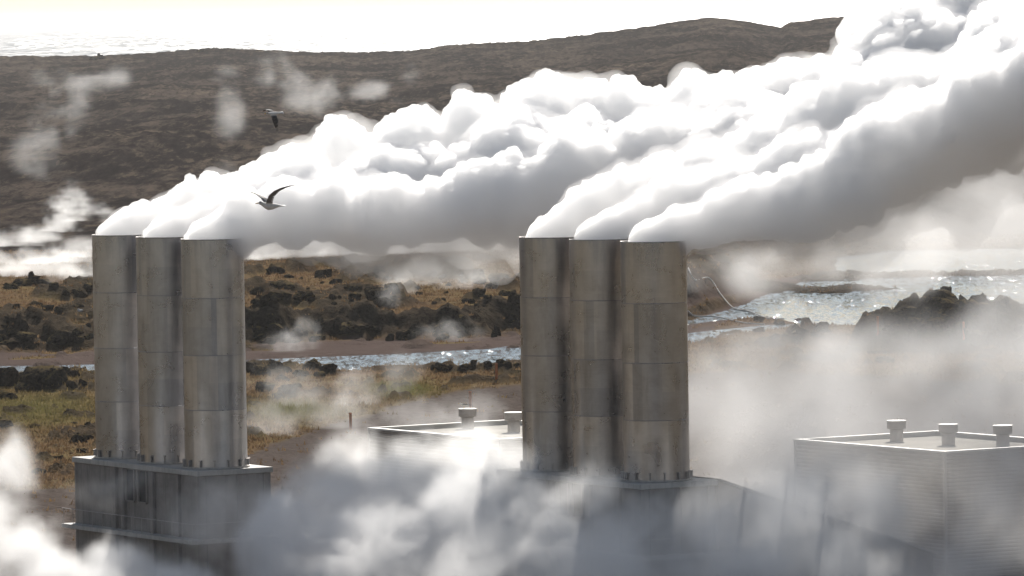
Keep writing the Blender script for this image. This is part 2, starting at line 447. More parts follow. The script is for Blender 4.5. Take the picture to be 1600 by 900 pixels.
def build_ground():
    # rows: spacing grows with distance
    ys = [-3000, -1500, -800, -400, -200, -100, -50]
    y = -20.0
    while y < 300: ys.append(y); y += 12.0
    y = 300.0
    while y < 940: ys.append(y); y += 0.75
    while y < 4800:
        ys.append(y); y *= 1.0017
    while y < 90000:
        ys.append(y); y *= 1.06
    ys = np.array(ys)
    nu = 520
    u = np.linspace(-1, 1, nu)
    un = np.where(np.abs(u) > 0.92, np.sign(u) * (0.92 + (np.abs(u) - 0.92) * 1.0 + ((np.abs(u) - 0.92) / 0.08) ** 2 * 12), u)
    w = 25 + 0.098 * np.abs(ys)
    w = np.where(ys < 250, np.maximum(w, 70 + 0.3 * np.abs(ys - 250)), w)
    X = un[None, :] * w[:, None]
    Y = np.repeat(ys[:, None], nu, 1)
    px, py = project(X, np.maximum(Y, 60), np.zeros_like(X))
    px = np.clip(px, -900, 2500)
    py = np.where(Y < 120, 2000, py)
    n_big = fbm2(X / 38, Y / 60, 3, 4)
    n_mid = fbm2(X / 7, Y / 9, 7, 4)
    n_small = fbm2(X / 1.6, Y / 2.0, 9, 3)
    rid = ridge2(X / 6.0, Y / 8.0, 21, 4)
    Z = (n_big - 0.5) * 0.8 + (n_mid - 0.5) * 0.35 + (n_small - 0.5) * 0.16
    # ---- terrace beyond the stream (bank of dark lava on its near edge)
    toe_px = interp_px(px, [(-900, 553), (-200, 552), (0, 551), (145, 550), (390, 541), (500, 534), (640, 531), (720, 528), (815, 522), (1075, 500), (1110, 488), (1160, 470), (1200, 452)])
    toe_y = G(800, 560).y * 0 + (CAM_H * F) / np.maximum(toe_px - (HORIZON_MID - (px - 800) * ROLL), 50)
    on = 1 - sstep(1080, 1215, px)
    e = Y - toe_y + (n_mid - 0.5) * 9
    bank_h = 2.1 + (n_big - 0.5) * 0.8
    bank = sstep(0, 9, e) * on
    Z += bank * bank_h
    bank_face = np.clip(sstep(-1, 3, e) * (1 - sstep(9, 15, e)), 0, 1) * on
    Z += bank_face * (rid - 0.45) * 1.6
    end_px = interp_px(px, [(-900, 436), (0, 437), (145, 432), (390, 423), (480, 420), (560, 413), (700, 408), (815, 398), (1075, 385)])
    end_y = ((CAM_H - 2) * F) / np.maximum(end_px - (HORIZON_MID - (px - 800) * ROLL), 50)
    e2 = Y - end_y + (n_mid - 0.5) * 14
    Z -= bank * bank_h * 0.9 * sstep(0, 30, e2)
    terr = bank * (1 - sstep(0, 20, e2))
    # dark outcrops on the terrace
    oc = fbm2(X / 9, Y / 22, 41, 4)
    oc_bias = interp_px(px, [(-900, 0.05), (0, 0.05), (145, 0.03), (385, -0.015), (500, -0.05), (815, -0.05), (1000, 0)])
    outc = sstep(0.54, 0.62, oc - oc_bias) * terr
    Z += outc * rid * 1.3
    # ---- far plain rising to the ridge
    plain = sstep(920, 1200, Y)
    ridge_px = interp_px(px, [(-900, 100), (-200, 97), (0, 93), (150, 92), (215, 88), (320, 80), (350, 78), (440, 84), (560, 86), (640, 83), (700, 74), (820, 68), (900, 60), (1000, 46), (1060, 36), (1110, 31), (1150, 33),
                               (1200, 43), (1222, 47), (1232, 40), (1300, 30), (1335, 27), (1450, 16), (1530, 13), (1585, 9), (1640, 14), (1800, 20), (2500, 40)])
    yh = HORIZON_MID - (px - 800) * ROLL
    RD = 3500.0
    ridge_z = CAM_H - (ridge_px - yh) * RD / F
    t = np.clip((Y - 1000) / (RD - 1000), 0, 1)
    fn = fbm2(X / 90, Y / 420, 51, 5)
    fn2 = ridge2(X / 25, Y / 130, 57, 5)
    hill = ridge_z * (t ** 1.25) + plain * (1 - t * 0.92) * ((fn - 0.5) * 26 * np.clip(t * 3, 0.15, 1)) + plain * (fn2 - 0.5) * 2.0 * (0.25 + 0.6 * np.clip(t * 1.5, 0, 1))
    hill += plain * (ridge2(X / 5, Y / 34, 61, 4) - 0.5) * 2.6 * (0.5 + 0.5 * t)
    drop = sstep(3550, 4400, Y)
    Z = Z * (1 - plain) + np.where(Y > 950, hill, 0) * 1.0
    Z = Z * (1 - drop) + drop * (-14.0)
    # ---- dark slope behind the lagoon's left end
    sl = poly_sdf(px, py, [(1000, 500), (1075, 494), (1130, 478), (1178, 462), (1190, 430), (1180, 400), (1000, 395)])
    slope = np.clip(-sl / 12, 0, 1)
    Z += slope * 2.2 * (0.6 + 0.6 * n_mid)
    # ---- lava mound on the right
    mc = G(1480, 545); 
    md = np.sqrt(((X - mc.x) / 10.5) ** 2 + ((Y - mc.y - 6) / 13.0) ** 2)
    mound = np.clip(1 - md ** 2.2, 0, 1)
    Z += mound * (4.6 + (n_mid - 0.5) * 3.0) + sstep(0, 0.3, mound) * ((rid - 0.5) * 1.6 + (ridge2(X / 2.6, Y / 3.2, 131, 3) - 0.5) * 2.0)
    mc2 = G(1255, 535)
    md2 = np.sqrt(((X - mc2.x) / 5.5) ** 2 + ((Y - mc2.y) / 10.0) ** 2)
    m2 = np.clip(1 - md2, 0, 1)
    Z += m2 * 2.0 + sstep(0, 0.3, m2) * (rid - 0.5) * 0.7
    mc3 = G(1680, 540)
    m3 = np.clip(1.0 - np.sqrt(((X - mc3.x) / 9.0) ** 2 + ((Y - mc3.y) / 13.0) ** 2), 0, 1)
    Z += m3 * 5.0 + sstep(0, 0.3, m3) * (rid - 0.5) * 1.2
    # ---- gravel embankment by the plant
    gv = poly_sdf(px, py, [(380, 705), (480, 672), (560, 652), (640, 628), (720, 612), (815, 600), (1000, 588), (1200, 575), (1600, 600), (2400, 600), (2400, 3000), (-800, 3000), (-800, 800), (100, 760)])
    gravel = sstep(4, -6, gv + (n_mid - 0.5) * 18) * (Y < 700) * (Y > 0)
    Z += gravel * (n_small - 0.5) * 0.25
    # ---- water basins
    near = (Y > 420) & (Y < 1100)
    sd_ = np.full(X.shape, 1e3)
    Xn, Yn = X[near], Y[near]
    wob = (n_mid[near] - 0.5) * 3.0
    s_ = np.minimum(poly_sdf(Xn, Yn, STREAM), poly_sdf(Xn, Yn, LAGOON))
    isl = np.minimum(poly_sdf(Xn, Yn, SPIT), np.minimum(poly_sdf(Xn, Yn, ISLETS[0]), poly_sdf(Xn, Yn, ISLETS[1])))
    s_ = np.maximum(s_, -isl)
    sd_[near] = s_ + wob * np.clip(s_ / 4 + 0.6, 0.0, 1)
    nearside = Y < toe_y - 8
    k = np.where(nearside & (px < 1250), sstep(-0.5, 40.0, sd_), sstep(-1.0, 7.0, sd_))
    shore = NEAR_Z + np.clip(sd_ * 0.10, -1.0, 0.16)
    Z = np.where(sd_ < 900, Z * k + shore * (1 - k), Z)
    Z = np.where((Y < 1100) & (sd_ > 1.5), np.maximum(Z, NEAR_Z + 0.13), Z)
    mud = (1 - sstep(2.0, 9.0, sd_)) * (Y > toe_y - 40) * (px < 1250) * (1 - bank_face)
    mud = np.maximum(mud, (1 - sstep(0, 3, sd_)) * 0.6)
    mud = np.maximum(mud, (sd_ > -1) * (sd_ < 40) * (Y > toe_y - 28) * (1 - sstep(-2, 2, e)) * (px < 1080) * (n_mid > 0.3))
    # ---- the hill the photograph was taken from
    Z += 30 * sstep(0.0, 1.0, 1 - np.sqrt(np.maximum(Y, 0) ** 2 + (X * 0.5) ** 2) / 185) * (Y > -400)
    # ---- masks
    rock = np.clip(np.maximum.reduce([bank_face * 0.95, outc * (0.75 + 0.25 * n_small), np.clip(sstep(0.05, 0.25, np.maximum(mound, m3)), 0, 1), m2 * 1.2, slope * 0.7]), 0, 1)
    meadow = (Y > 430) & (Y < 720)
    rk = sstep(0.62, 0.70, fbm2(X / 3.5, Y / 7, 71, 4)) * meadow * (1 - gravel)
    rock = np.maximum(rock, rk * 0.85)
    Z += rk * 0.35
    rock *= 1 - np.clip(mud, 0, 1) * 0.7
    isl_full = np.full(X.shape, 99.0); isl_full[near] = isl
    rock = np.maximum(rock, (isl_full < 4) * 0.9)
    g1 = np.exp(-(((px - 455) / 75) ** 2 + ((py - 642) / 18) ** 2)) + np.exp(-(((px - 625) / 50) ** 2 + ((py - 612) / 12) ** 2))
    g1 += 0.75 * np.exp(-(((px - 60) / 120) ** 2 + ((py - 640) / 30) ** 2))
    green = np.clip(g1 * 1.1 + sstep(0.55, 0.7, n_big) * meadow * 0.25, 0, 1)
    far = sstep(860, 1000, Y + (n_mid - 0.5) * 60)
    Z += rock * (Y < 950) * (ridge2(X / 2.2, Y / 3.0, 91, 4) - 0.5) * 1.5
    verts = np.stack([X, Y, Z], -1).reshape(-1, 3)
    ny = len(ys)
    idx = np.arange(ny * nu).reshape(ny, nu)
    q = np.stack([idx[:-1, :-1], idx[:-1, 1:], idx[1:, 1:], idx[1:, :-1]], -1).reshape(-1, 4)
    me = np_mesh('ground', verts, q)
    for nm, a in (('rock', rock), ('gravel', gravel), ('green', green), ('mud', np.clip(mud, 0, 1)), ('far', far)): attr(me, nm, a.ravel())
    me.shade_smooth()
    me.materials.append(MAT_GROUND)
    o = bpy.data.objects.new('ground', me); C.objects.link(o)
    tag(o, 'brown moss heath and dark lava plain rising to a low ridge', None, None, 'structure')
    return X, Y, Z, ys, un, w, dict(rock=rock, gravel=gravel, green=green, mud=mud)

GX, GY, GZ, G_YS, G_UN, G_W, G_MASK = build_ground()

def ground_z(x, y, arr=None):
    i = int(np.clip(np.searchsorted(G_YS, y) - 1, 0, len(G_YS) - 2))
    f = (y - G_YS[i]) / (G_YS[i + 1] - G_YS[i])
    a = GZ if arr is None else arr
    r0 = np.interp(x, GX[i], a[i]); r1 = np.interp(x, GX[i + 1], a[i + 1])
    return float(r0 * (1 - f) + r1 * f)

def ground_hit(px, py):
    """where the line of sight through a photo pixel meets the ground"""
    d = ray(px, py); o = Vector((0, 0, CAM_H))
    t = 300.0
    while t < 5000:
        p = o + d * t
        if p.z <= ground_z(p.x, p.y): return p
        t += 0.5 + t * 0.0004
    return o + d * t

def water_sheet(name, mat, z, x0, x1, y0, y1, label):
    o = mesh_obj(name, [(x0, y0, z), (x1, y0, z), (x1, y1, z), (x0, y1, z)], [(0, 1, 2, 3)], mat)
    return tag(o, label, None, None, 'structure')
water_sheet('water', MAT_WATER, NEAR_Z, -130, 150, 470, 1000, 'glittering pale water of the stream and lagoon')
water_sheet('sea', MAT_SEA, -7.0, -60000, 60000, 3700, 88000, 'sunlit sea out to the horizon')

# ------------------------------------------------------------------ grass tufts on the near heath
def build_grass():
    rng = np.random.default_rng(5)
    n = 90000
    y = 440 * (1000 / 440) ** rng.random(n)
    x = (rng.random(n) * 2 - 1) * (0.092 * y + 4)
    i = np.clip(np.searchsorted(G_YS, y) - 1, 0, len(G_YS) - 2)
    uu = np.interp(x / np.maximum(G_W[i], 1), G_UN, np.arange(len(G_UN)))
    j = np.clip(np.round(uu).astype(int), 0, GX.shape[1] - 1)
    bad = np.maximum.reduce([G_MASK['rock'][i, j] * 0.85, G_MASK['gravel'][i, j] * 0.97, G_MASK['mud'][i, j]])
    z = GZ[i, j]
    keep = (rng.random(n) > bad) & (z > NEAR_Z + 0.1)
    x, y, z, i, j = x[keep], y[keep], z[keep], i[keep], j[keep]
    n = len(x)
    gr = G_MASK['green'][i, j]
    nb = 5
    V = np.zeros((n, nb, 3, 3)); 
    for b in range(nb):
        a = rng.random(n) * 6.283; h = (0.14 + 0.28 * rng.random(n) ** 2) * (1 + 0.4 * gr); wd = 0.05 + 0.08 * rng.random(n)
        ox, oy = rng.normal(0, 0.22, n), rng.normal(0, 0.22, n)
        V[:, b, 0] = np.stack([x + ox - np.cos(a) * wd, y + oy - np.sin(a) * wd, z - 0.06], -1)
        V[:, b, 1] = np.stack([x + ox + np.cos(a) * wd, y + oy + np.sin(a) * wd, z - 0.06], -1)
        V[:, b, 2] = np.stack([x + ox + rng.normal(0, 0.13, n), y + oy + rng.normal(0, 0.13, n), z + h], -1)
    verts = V.reshape(-1, 3)
    tri = np.arange(len(verts)).reshape(-1, 3)
    me = np_mesh('grass', verts, tri)
    attr(me, 'green', np.repeat(gr, nb * 3))
    attr(me, 'shade', np.repeat(rng.random(n), nb * 3))
    m, nt, out = new_mat('heath_grass'); k = N(nt)
    col = k.mix(k.attr('shade'), (0.085, 0.052, 0.028), (0.21, 0.138, 0.074))
    col = k.mix(k.math('MULTIPLY', k.attr('green'), 0.9), col, (0.12, 0.118, 0.04))
    d = k.node('ShaderNodeBsdfDiffuse'); nt.links.new(col, d.inputs[0])
    t = k.node('ShaderNodeBsdfTranslucent'); nt.links.new(col, t.inputs[0])
    ms = k.node('ShaderNodeMixShader'); ms.inputs[0].default_value = 0.4
    nt.links.new(d.outputs[0], ms.inputs[1]); nt.links.new(t.outputs[0], ms.inputs[2]); nt.links.new(ms.outputs[0], out.inputs['Surface'])
    me.materials.append(m)
    o = bpy.data.objects.new('grass', me); C.objects.link(o)
    tag(o, 'short brown and green heath grass in tufts', None, None, 'stuff')
build_grass()

# ------------------------------------------------------------------ lava rocks
def rock_mesh(seed, mat, rough=0.5):
    bm = bmesh.new()
    bmesh.ops.create_icosphere(bm, subdivisions=4, radius=1.0)
    co = np.array([v.co[:] for v in bm.verts])
    s = seed * 13.7
    d = 1 + (noise3(co[:, 0] * 1.1 + s, co[:, 1] * 1.1, co[:, 2] * 1.1, seed) - 0.5) * 1.1
    r = 1 - np.abs(2 * noise3(co[:, 0] * 2.6 + s, co[:, 1] * 2.6 + 4, co[:, 2] * 2.6, seed + 5) - 1)
    d += (r - 0.5) * rough
    d += (noise3(co[:, 0] * 7 + s, co[:, 1] * 7, co[:, 2] * 7, seed + 9) - 0.5) * 0.28
    co = co * d[:, None]
    rg = np.random.default_rng(seed)
    for _ in range(16):                                   # fracture faces
        pn = rg.normal(size=3); pn /= np.linalg.norm(pn)
        over = np.maximum(0, co @ pn - rg.uniform(0.62, 0.9))
        co = co - over[:, None] * pn * 0.93
    co = co * (1 + (noise3(co[:, 0] * 9 + s, co[:, 1] * 9, co[:, 2] * 9, seed + 3) - 0.5)[:, None] * 0.12)
    co[:, 2] = np.where(co[:, 2] < -0.35, -0.35, co[:, 2])
    for v, c in zip(bm.verts, co): v.co = c
    me = bpy.data.meshes.new('lava_rock')
    bm.to_mesh(me); bm.free()
    me.materials.append(mat)
    return me
ROCKS = [rock_mesh(s, MAT_ROCK, 0.5 + 0.1 * (s % 4)) for s in range(1, 9)]
rr = random.Random(11)
def put_rock(px, py, wpx, hpx, label, group, cat='rock', me=None, name='lava_rock', sink=0.15):
    p = ground_hit(px, py)
    k = p.y / F
    o = bpy.data.objects.new(name, me or rr.choice(ROCKS))
    C.objects.link(o)
    w, h = wpx * k / 2, hpx * k
    o.scale = (w, w * rr.uniform(0.7, 1.2), h * 0.8)
    o.rotation_euler = (rr.uniform(-.12, .12), rr.uniform(-.12, .12), rr.uniform(0, 6.28))
    o.location = (p.x, p.y, ground_z(p.x, p.y) + h * 0.8 * 0.3 - h * sink)
    tag(o, label, cat, group)
    return o

# rocks along the near shore of the stream
for px, py, w, h in [(8, 602, 46, 34), (-20, 606, 40, 30), (62, 600, 70, 34), (88, 597, 54, 30), (44, 594, 30, 18), (100, 584, 24, 16), (115, 590, 22, 18), (38, 612, 30, 20), (14, 624, 30, 14), (112, 607, 20, 12), (130, 601, 14, 10),
                     (392, 582, 26, 22), (410, 588, 30, 22), (428, 576, 26, 16), (446, 582, 20, 12), (474, 588, 24, 14), (486, 578, 36, 20), (512, 583, 34, 17), (500, 590, 24, 12), (440, 596, 22, 14), (464, 606, 20, 12), (452, 616, 26, 16), (412, 612, 28, 18), (432, 622, 24, 12),
                     (676, 578, 14, 8), (692, 580, 26, 12), (702, 578, 14, 8), (726, 577, 22, 10), (740, 575, 14, 9), (761, 574, 16, 10), (780, 573, 16, 15), (794, 575, 16, 13), (808, 576, 12, 9)]:
    put_rock(px, py, w, h, 'dark jagged lava rock on the grassy near shore of the stream', 'lava rocks along the near shore of the stream')
# rocks in the left meadow
for px, py, w, h in [(10, 668, 26, 12), (55, 668, 24, 9), (120, 692, 30, 20), (135, 688, 22, 12), (116, 664, 12, 6), (138, 664, 12, 6), (128, 708, 20, 10), (30, 690, 14, 6), (90, 720, 22, 10), (60, 740, 26, 12), (20, 735, 20, 10)]:
    put_rock(px, py, w, h, 'low dark rock half sunk in the green brown meadow', 'dark rocks sunk in the meadow')
# outcrop lumps on the terrace
spots = []
for k in range(84):
    big = rr.random() ** 2.2
    spots.append((rr.uniform(388, 812), rr.uniform(424, 480), 7 + 30 * big, 5 + 13 * big))
for px, py, w, h in [(20, 452, 26, 12), (70, 486, 30, 10), (95, 488, 22, 9), (55, 478, 26, 9), (120, 482, 22, 11), (25, 482, 18, 8), (102, 460, 16, 12), (122, 463, 30, 15), (138, 455, 20, 12), (85, 452, 16, 12), (5, 510, 14, 6), (138, 512, 12, 7), (12, 505, 12, 5)] + spots:
    put_rock(px, py, w, h, 'dark lava outcrop on the brown terrace beyond the stream', 'lava outcrops on the brown terrace')
# craggy lumps along the bank face
for k in range(58):
    px = rr.uniform(-20, 145) if k < 18 else rr.uniform(386, 815)
    top = 512 if px < 200 else np.interp(px, [386, 500, 640, 815], [515, 508, 505, 497])
    put_rock(px, top + rr.uniform(4, 28), rr.uniform(10, 34), rr.uniform(7, 18), 'dark lump in the craggy lava bank above the mud flat', 'lava lumps in the bank above the mud flat')
# mound on the right
for k in range(70):
    a = rr.random()
    px = rr.gauss(1480, 52)
    top = np.interp(px, [1360, 1390, 1440, 1470, 1500, 1540, 1600], [530, 500, 478, 466, 468, 480, 500])
    py = top + rr.random() ** 1.3 * 62
    put_rock(px, py, rr.uniform(14, 40), rr.uniform(12, 28), 'dark boulder piled in the lava mound beside the lagoon', 'boulders of the lava mound', sink=0.25)
for k in range(16):
    px = rr.uniform(1590, 1680); put_rock(px, rr.uniform(470, 520), rr.uniform(16, 40), rr.uniform(12, 24), 'dark boulder piled in the lava mound beside the lagoon', 'boulders of the lava mound')
for k in range(16):
    px = rr.gauss(1255, 30); put_rock(px, rr.uniform(500, 530), rr.uniform(10, 24), rr.uniform(6, 12), 'small rock on the low headland in front of the lagoon', 'rocks on the low headland')
put_rock(125, 487, 9, 5, 'small white stone lying on the brown terrace', None, 'stone', rock_mesh(30, MAT_PALE, 0.3), 'white_stone')

# cairn: a stone column on a heap of lava
def cairn(px, py, label, scale_px, name='cairn'):
    p = ground_hit(px, py); k = p.y / F * scale_px
    o = empty(name, (p.x, p.y, ground_z(p.x, p.y)))
    tag(o, label, 'cairn')
    for nm, dx, dz, w, h, s in (('heap', 0, 0.0, 1.6, 0.8, 1), ('heap', 1.5, -0.05, 0.8, 0.75, 2), ('standing_stone', 0.25, 0.85, 0.32, 0.6, 3), ('ledge_stone', 0.7, 0.7, 0.55, 0.22, 4)):
        q = bpy.data.objects.new(nm, ROCKS[s]); C.objects.link(q); q.parent = o
        q.location = (dx * k, 0, dz * k); q.scale = (w * k, w * k, h * k)
    return o
cairn(44, 446, 'stone cairn with an upright stone on the terrace edge, tallest rock pile there', 17)
cairn(152, 93, 'far jagged rock pile on the ridge skyline against the sea, the broader one', 8)
cairn(313, 81, 'far small pointed rock on the ridge skyline against the sea, the slimmer one', 4)

# ------------------------------------------------------------------ the stack units
UNIT_A = R(59.5)
AX = Vector((math.cos(UNIT_A), -math.sin(UNIT_A), 0))     # along the row, to the right and toward the viewer
BX = Vector((math.sin(UNIT_A), math.cos(UNIT_A), 0))
ROT_Z = -UNIT_A

def stack_mesh(rad, h, seed, steel):
    """steel shell in tiers of plates, inner wall, lip"""
    rng = random.Random(seed)
    seg, tiers = 72, [0, 0.255, 0.495, 0.745, 1.0]
    bm = bmesh.new()
    lay = bm.verts.layers.float.new('tint')
    for t in range(4):
        z0, z1 = tiers[t] * h, tiers[t + 1] * h
        nsec = rng.choice((7, 8, 10)); offs = rng.uniform(0, 6.28)
        cuts = sorted(rng.uniform(0, 6.28) for _ in range(nsec))
        tints = [rng.uniform(0.05, 1.0) for _ in range(nsec)]
        base = rng.uniform(-0.1, 0.1)
        for s in range(seg):
            a0, a1 = 2 * math.pi * s / seg, 2 * math.pi * (s + 1) / seg
            am = (a0 + a1) / 2
            kk = sum(1 for c in cuts if c < am) % nsec
            split = (kk % 3 == 0)
            zz = [z0, (z0 + z1) * 0.5, z1] if split else [z0, z1]
            for q in range(len(zz) - 1):
                tt = min(1, max(0, tints[kk] + base + (0.25 * q if split else 0)))
                vs = [bm.verts.new((rad * math.cos(a), rad * math.sin(a), z)) for a, z in ((a0, zz[q]), (a1, zz[q]), (a1, zz[q + 1]), (a0, zz[q + 1]))]
                for v in vs: v[lay] = tt
                f = bm.faces.new(vs); f.smooth = True
    me = bpy.data.meshes.new('shell')
    bm.to_mesh(me); bm.free()
    # smooth normals all the way round even though plates are separate
    nrm = []
    for v in me.vertices:
        nrm.append(Vector((v.co.x, v.co.y, 0)).normalized())
    me.normals_split_custom_set_from_vertices([tuple(n) for n in nrm])
    me.materials.append(steel)
    return me

def ring_bm(r0, r1, z0, z1, seg=72):
    bm = bmesh.new()
    P4 = [[bm.verts.new((r * math.cos(2 * math.pi * s / seg), r * math.sin(2 * math.pi * s / seg), z)) for s in range(seg)] for r, z in ((r1, z0), (r1, z1), (r0, z1), (r0, z0))]
    for a in range(4):
        A, B = P4[a], P4[(a + 1) % 4]
        for s in range(seg):
            bm.faces.new((A[s], A[(s + 1) % seg], B[(s + 1) % seg], B[s]))
    return bm

def make_stack(center, rad, h, label, group, seed):
    steel = MAT_STEEL_BROWN if 'brown' in label else MAT_STEEL_GREY
    o = empty('exhaust_stack', center, random.Random(seed).uniform(0, 6.28))
    tag(o, label, 'chimney', group)
    sh = bpy.data.objects.new('shell', stack_mesh(rad, h, seed, steel)); C.objects.link(sh); sh.parent = o
    bm_obj('lip', ring_bm(rad - 0.05, rad + 0.012, h - 0.02, h + 0.05), MAT_BAND, o, True)
    bm = ring_bm(rad - 0.06, rad - 0.045, h - 5, h - 0.03)
    bm_obj('inner_wall', bm, MAT_DARK, o, True)
    for t in (0.255, 0.495, 0.745):
        bm_obj('weld_band', ring_bm(rad - 0.01, rad + 0.006, t * h - 0.022, t * h + 0.022), steel, o, True)
    bm_obj('base_flange', ring_bm(rad - 0.02, rad + 0.16, 0.0, 0.08), MAT_BAND, o)
    for k in range(14):
        a = 2 * math.pi * k / 14
        b = bmesh.new()
        add_box(b, (0.09, 0, 0.28), (0.16, 0.05, 0.36)); add_box(b, (0.10, 0, 0.485), (0.2, 0.16, 0.05))
        g = bm_obj('anchor_lug', b, MAT_VENT, o)
        g.location = (rad * math.cos(a), rad * math.sin(a), 0); g.rotation_euler = (0, 0, a)
    return o

def panel_wall_box(bm, x0, x1, y0, y1, z0, z1):
    add_box(bm, ((x0 + x1) / 2, (y0 + y1) / 2, (z0 + z1) / 2), (x1 - x0, y1 - y0, z1 - z0))

def stack_unit(c3_px, c3_py, dist, rad, h, spacing, names, base_label, seeds):
    """nearest stack stands at pixel (c3_px, c3_py) of the photo; the row runs back to the left"""
    c3 = P(c3_px, c3_py, dist)
    z = c3.z
    centers = [c3 - AX * spacing * 2, c3 - AX * spacing, c3]
    stacks = []
    for c, (lab, grp), sd_ in zip(centers, names, seeds):
        stacks.append(make_stack(Vector((c.x, c.y, z)), rad, h, lab, grp, sd_))
    # base block, local frame: x along the row, y away from the viewer, origin at the row's middle on the ground
    mid = (centers[0] + centers[2]) / 2
    zb = ground_z(mid.x, mid.y) - 0.6
    root = empty('stack_base', (mid.x, mid.y, zb), ROT_Z)
    tag(root, base_label, 'plinth')
    top = z - zb - 0.02
    L, W = spacing + rad + 0.42, rad + 0.62
    L0 = -L
    cap = 0.34
    b = bmesh.new()
    panel_wall_box(b, L0, L, -W, W, 0.0, top - cap)
    bmesh.ops.bevel(b, geom=b.edges[:], offset=0.03, segments=1, affect='EDGES')
    bm_obj('body', b, MAT_CONC, root)
    b = bmesh.new()
    panel_wall_box(b, L0 - 0.12, L + 0.12, -W - 0.12, W + 0.12, top - cap + 0.003, top)
    bmesh.ops.bevel(b, geom=b.edges[:], offset=0.03, segments=1, affect='EDGES')
    bm_obj('cap_slab', b, MAT_CAP, root)
    # pilasters and slots on the long front wall (local -y)
    for fx, wd in ((-0.30, 0.35), (-0.16, 0.22), (0.30, 0.5), (0.72, 0.22)):
        b = bmesh.new(); x = fx * L
        panel_wall_box(b, x - wd / 2, x + wd / 2, -W - 0.22, -W - 0.003, 0.5, top - cap - 0.03)
        bmesh.ops.bevel(b, geom=b.edges[:], offset=0.02, segments=1, affect='EDGES')
        bm_obj('pilaster', b, MAT_CONC, root)
    for fx in (-0.06, 0.14):
        x = fx * L; wd = 1.05
        fr = bmesh.new()
        for (x0, x1, z0, z1) in ((x - wd / 2 - 0.1, x - wd / 2, top - 2.35, top - cap - 0.05), (x + wd / 2, x + wd / 2 + 0.1, top - 2.35, top - cap - 0.05), (x - wd / 2, x + wd / 2, top - 2.45, top - 2.35)):
            panel_wall_box(fr, x0, x1, -W - 0.14, -W - 0.003, z0, z1)
        f = bm_obj('louvre_opening', fr, MAT_CONC, root)
        b = bmesh.new(); panel_wall_box(b, x - wd / 2, x + wd / 2, -W - 0.03, -W - 0.003, top - 2.35, top - cap - 0.06)  # flat near-black panel on the wall inside the frame
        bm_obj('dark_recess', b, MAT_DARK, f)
    for sy in (-W + 0.6, 0.2, W - 0.5):
        b = bmesh.new(); panel_wall_box(b, L + 0.003, L + 0.06, sy - 0.04, sy + 0.04, 0.5, top - cap - 0.03)
        bm_obj('wall_rib', b, MAT_CONC, root)
    # lower walkway ledge round the front with a rail
    zl = top - 4.25
    b = bmesh.new()
    panel_wall_box(b, L0 - 0.2, L + 0.9, -W - 0.9, -W - 0.003, zl - 0.25, zl); panel_wall_box(b, L + 0.003, L + 0.9, -W, W, zl - 0.25, zl - 0.002)
    bm_obj('walkway', b, MAT_CAP, root)
    b = bmesh.new()
    add_tube(b, [Vector((L0 - 0.2, -W - 0.85, zl + 1.0)), Vector((L + 0.85, -W - 0.85, zl + 1.0)), Vector((L + 0.85, W, zl + 1.0))], 0.025, 6)
    for k in range(14):
        x = L0 + (L + 0.8 - L0) * k / 13
        add_tube(b, [Vector((x, -W - 0.85, zl)), Vector((x, -W - 0.85, zl + 1.0))], 0.02, 6)
    bm_obj('handrail', b, MAT_VENT, root)
    return centers, z, root, (L, W, top)

DIA_L = 98 / 25.0
HL = 14.25
LC, LZ, L_ROOT, L_DIM = stack_unit(338, 729, 400, DIA_L / 2, HL, 6.15,
    [('farthest stack of the grey row on the base with two clear dark slots', 'steam stacks of the clear base'),
     ('middle stack of the grey row on the base with two clear dark slots', 'steam stacks of the clear base'),
     ('nearest stack of the grey row on the base with two clear dark slots', 'steam stacks of the clear base')],
    'stained concrete base with two dark slots below the three greyer stacks', (3, 8, 14))
RC, RZ, R_ROOT, R_DIM = stack_unit(1026.5, 749, 381, 103.5 / F * 381 / 2, 14.2, 5.92,
    [('farthest stack of the brown tinged row above the steam hidden base', 'steam stacks of the steam hidden base'),
     ('middle stack of the brown tinged row above the steam hidden base', 'steam stacks of the steam hidden base'),
     ('nearest stack of the brown tinged row above the steam hidden base', 'steam stacks of the steam hidden base')],
    'concrete base half hidden in steam with a sloping shed beside it', (21, 27, 33))

# sloping shed running down to the right of the second base
def lean_to():
    L, W, top = R_DIM
    root = empty('sloping_shed', R_ROOT.location.copy(), ROT_Z)
    tag(root, 'dark shed with a long sloping roof leaning on the steam hidden base', 'shed')
    x0, x1 = L - 3.4, L + 0.1
    y0, y1 = W + 0.15, W + 15.5
    h0, h1 = top - 0.1, top - 5.3
    b = bmesh.new()
    vs = [b.verts.new(v) for v in ((x0, y0, 0), (x1, y0, 0), (x1, y1, 0), (x0, y1, 0), (x0, y0, h0), (x1, y0, h0), (x1, y1, h1), (x0, y1, h1))]
    for f in ((0, 1, 5, 4), (1, 2, 6, 5), (2, 3, 7, 6), (3, 0, 4, 7), (4, 5, 6, 7), (3, 2, 1, 0)): b.faces.new([vs[i] for i in f])
    bm_obj('wall', b, MAT_CLAD, root)
    b = bmesh.new()
    e = 0.25
    sl = (h1 - h0) / (y1 - y0)
    vs = []
    for dz in (0.01, 0.16):
        for x, y in ((x0 - e, y0), (x1 + e, y0), (x1 + e, y1 + e), (x0 - e, y1 + e)): vs.append(b.verts.new((x, y, h0 + sl * (y - y0) + dz)))
    for f in ((3, 2, 1, 0), (4, 5, 6, 7), (0, 1, 5, 4), (1, 2, 6, 5), (2, 3, 7, 6), (3, 0, 4, 7)): b.faces.new([vs[i] for i in f])
    bm_obj('roof', b, MAT_VENT, root)
lean_to()

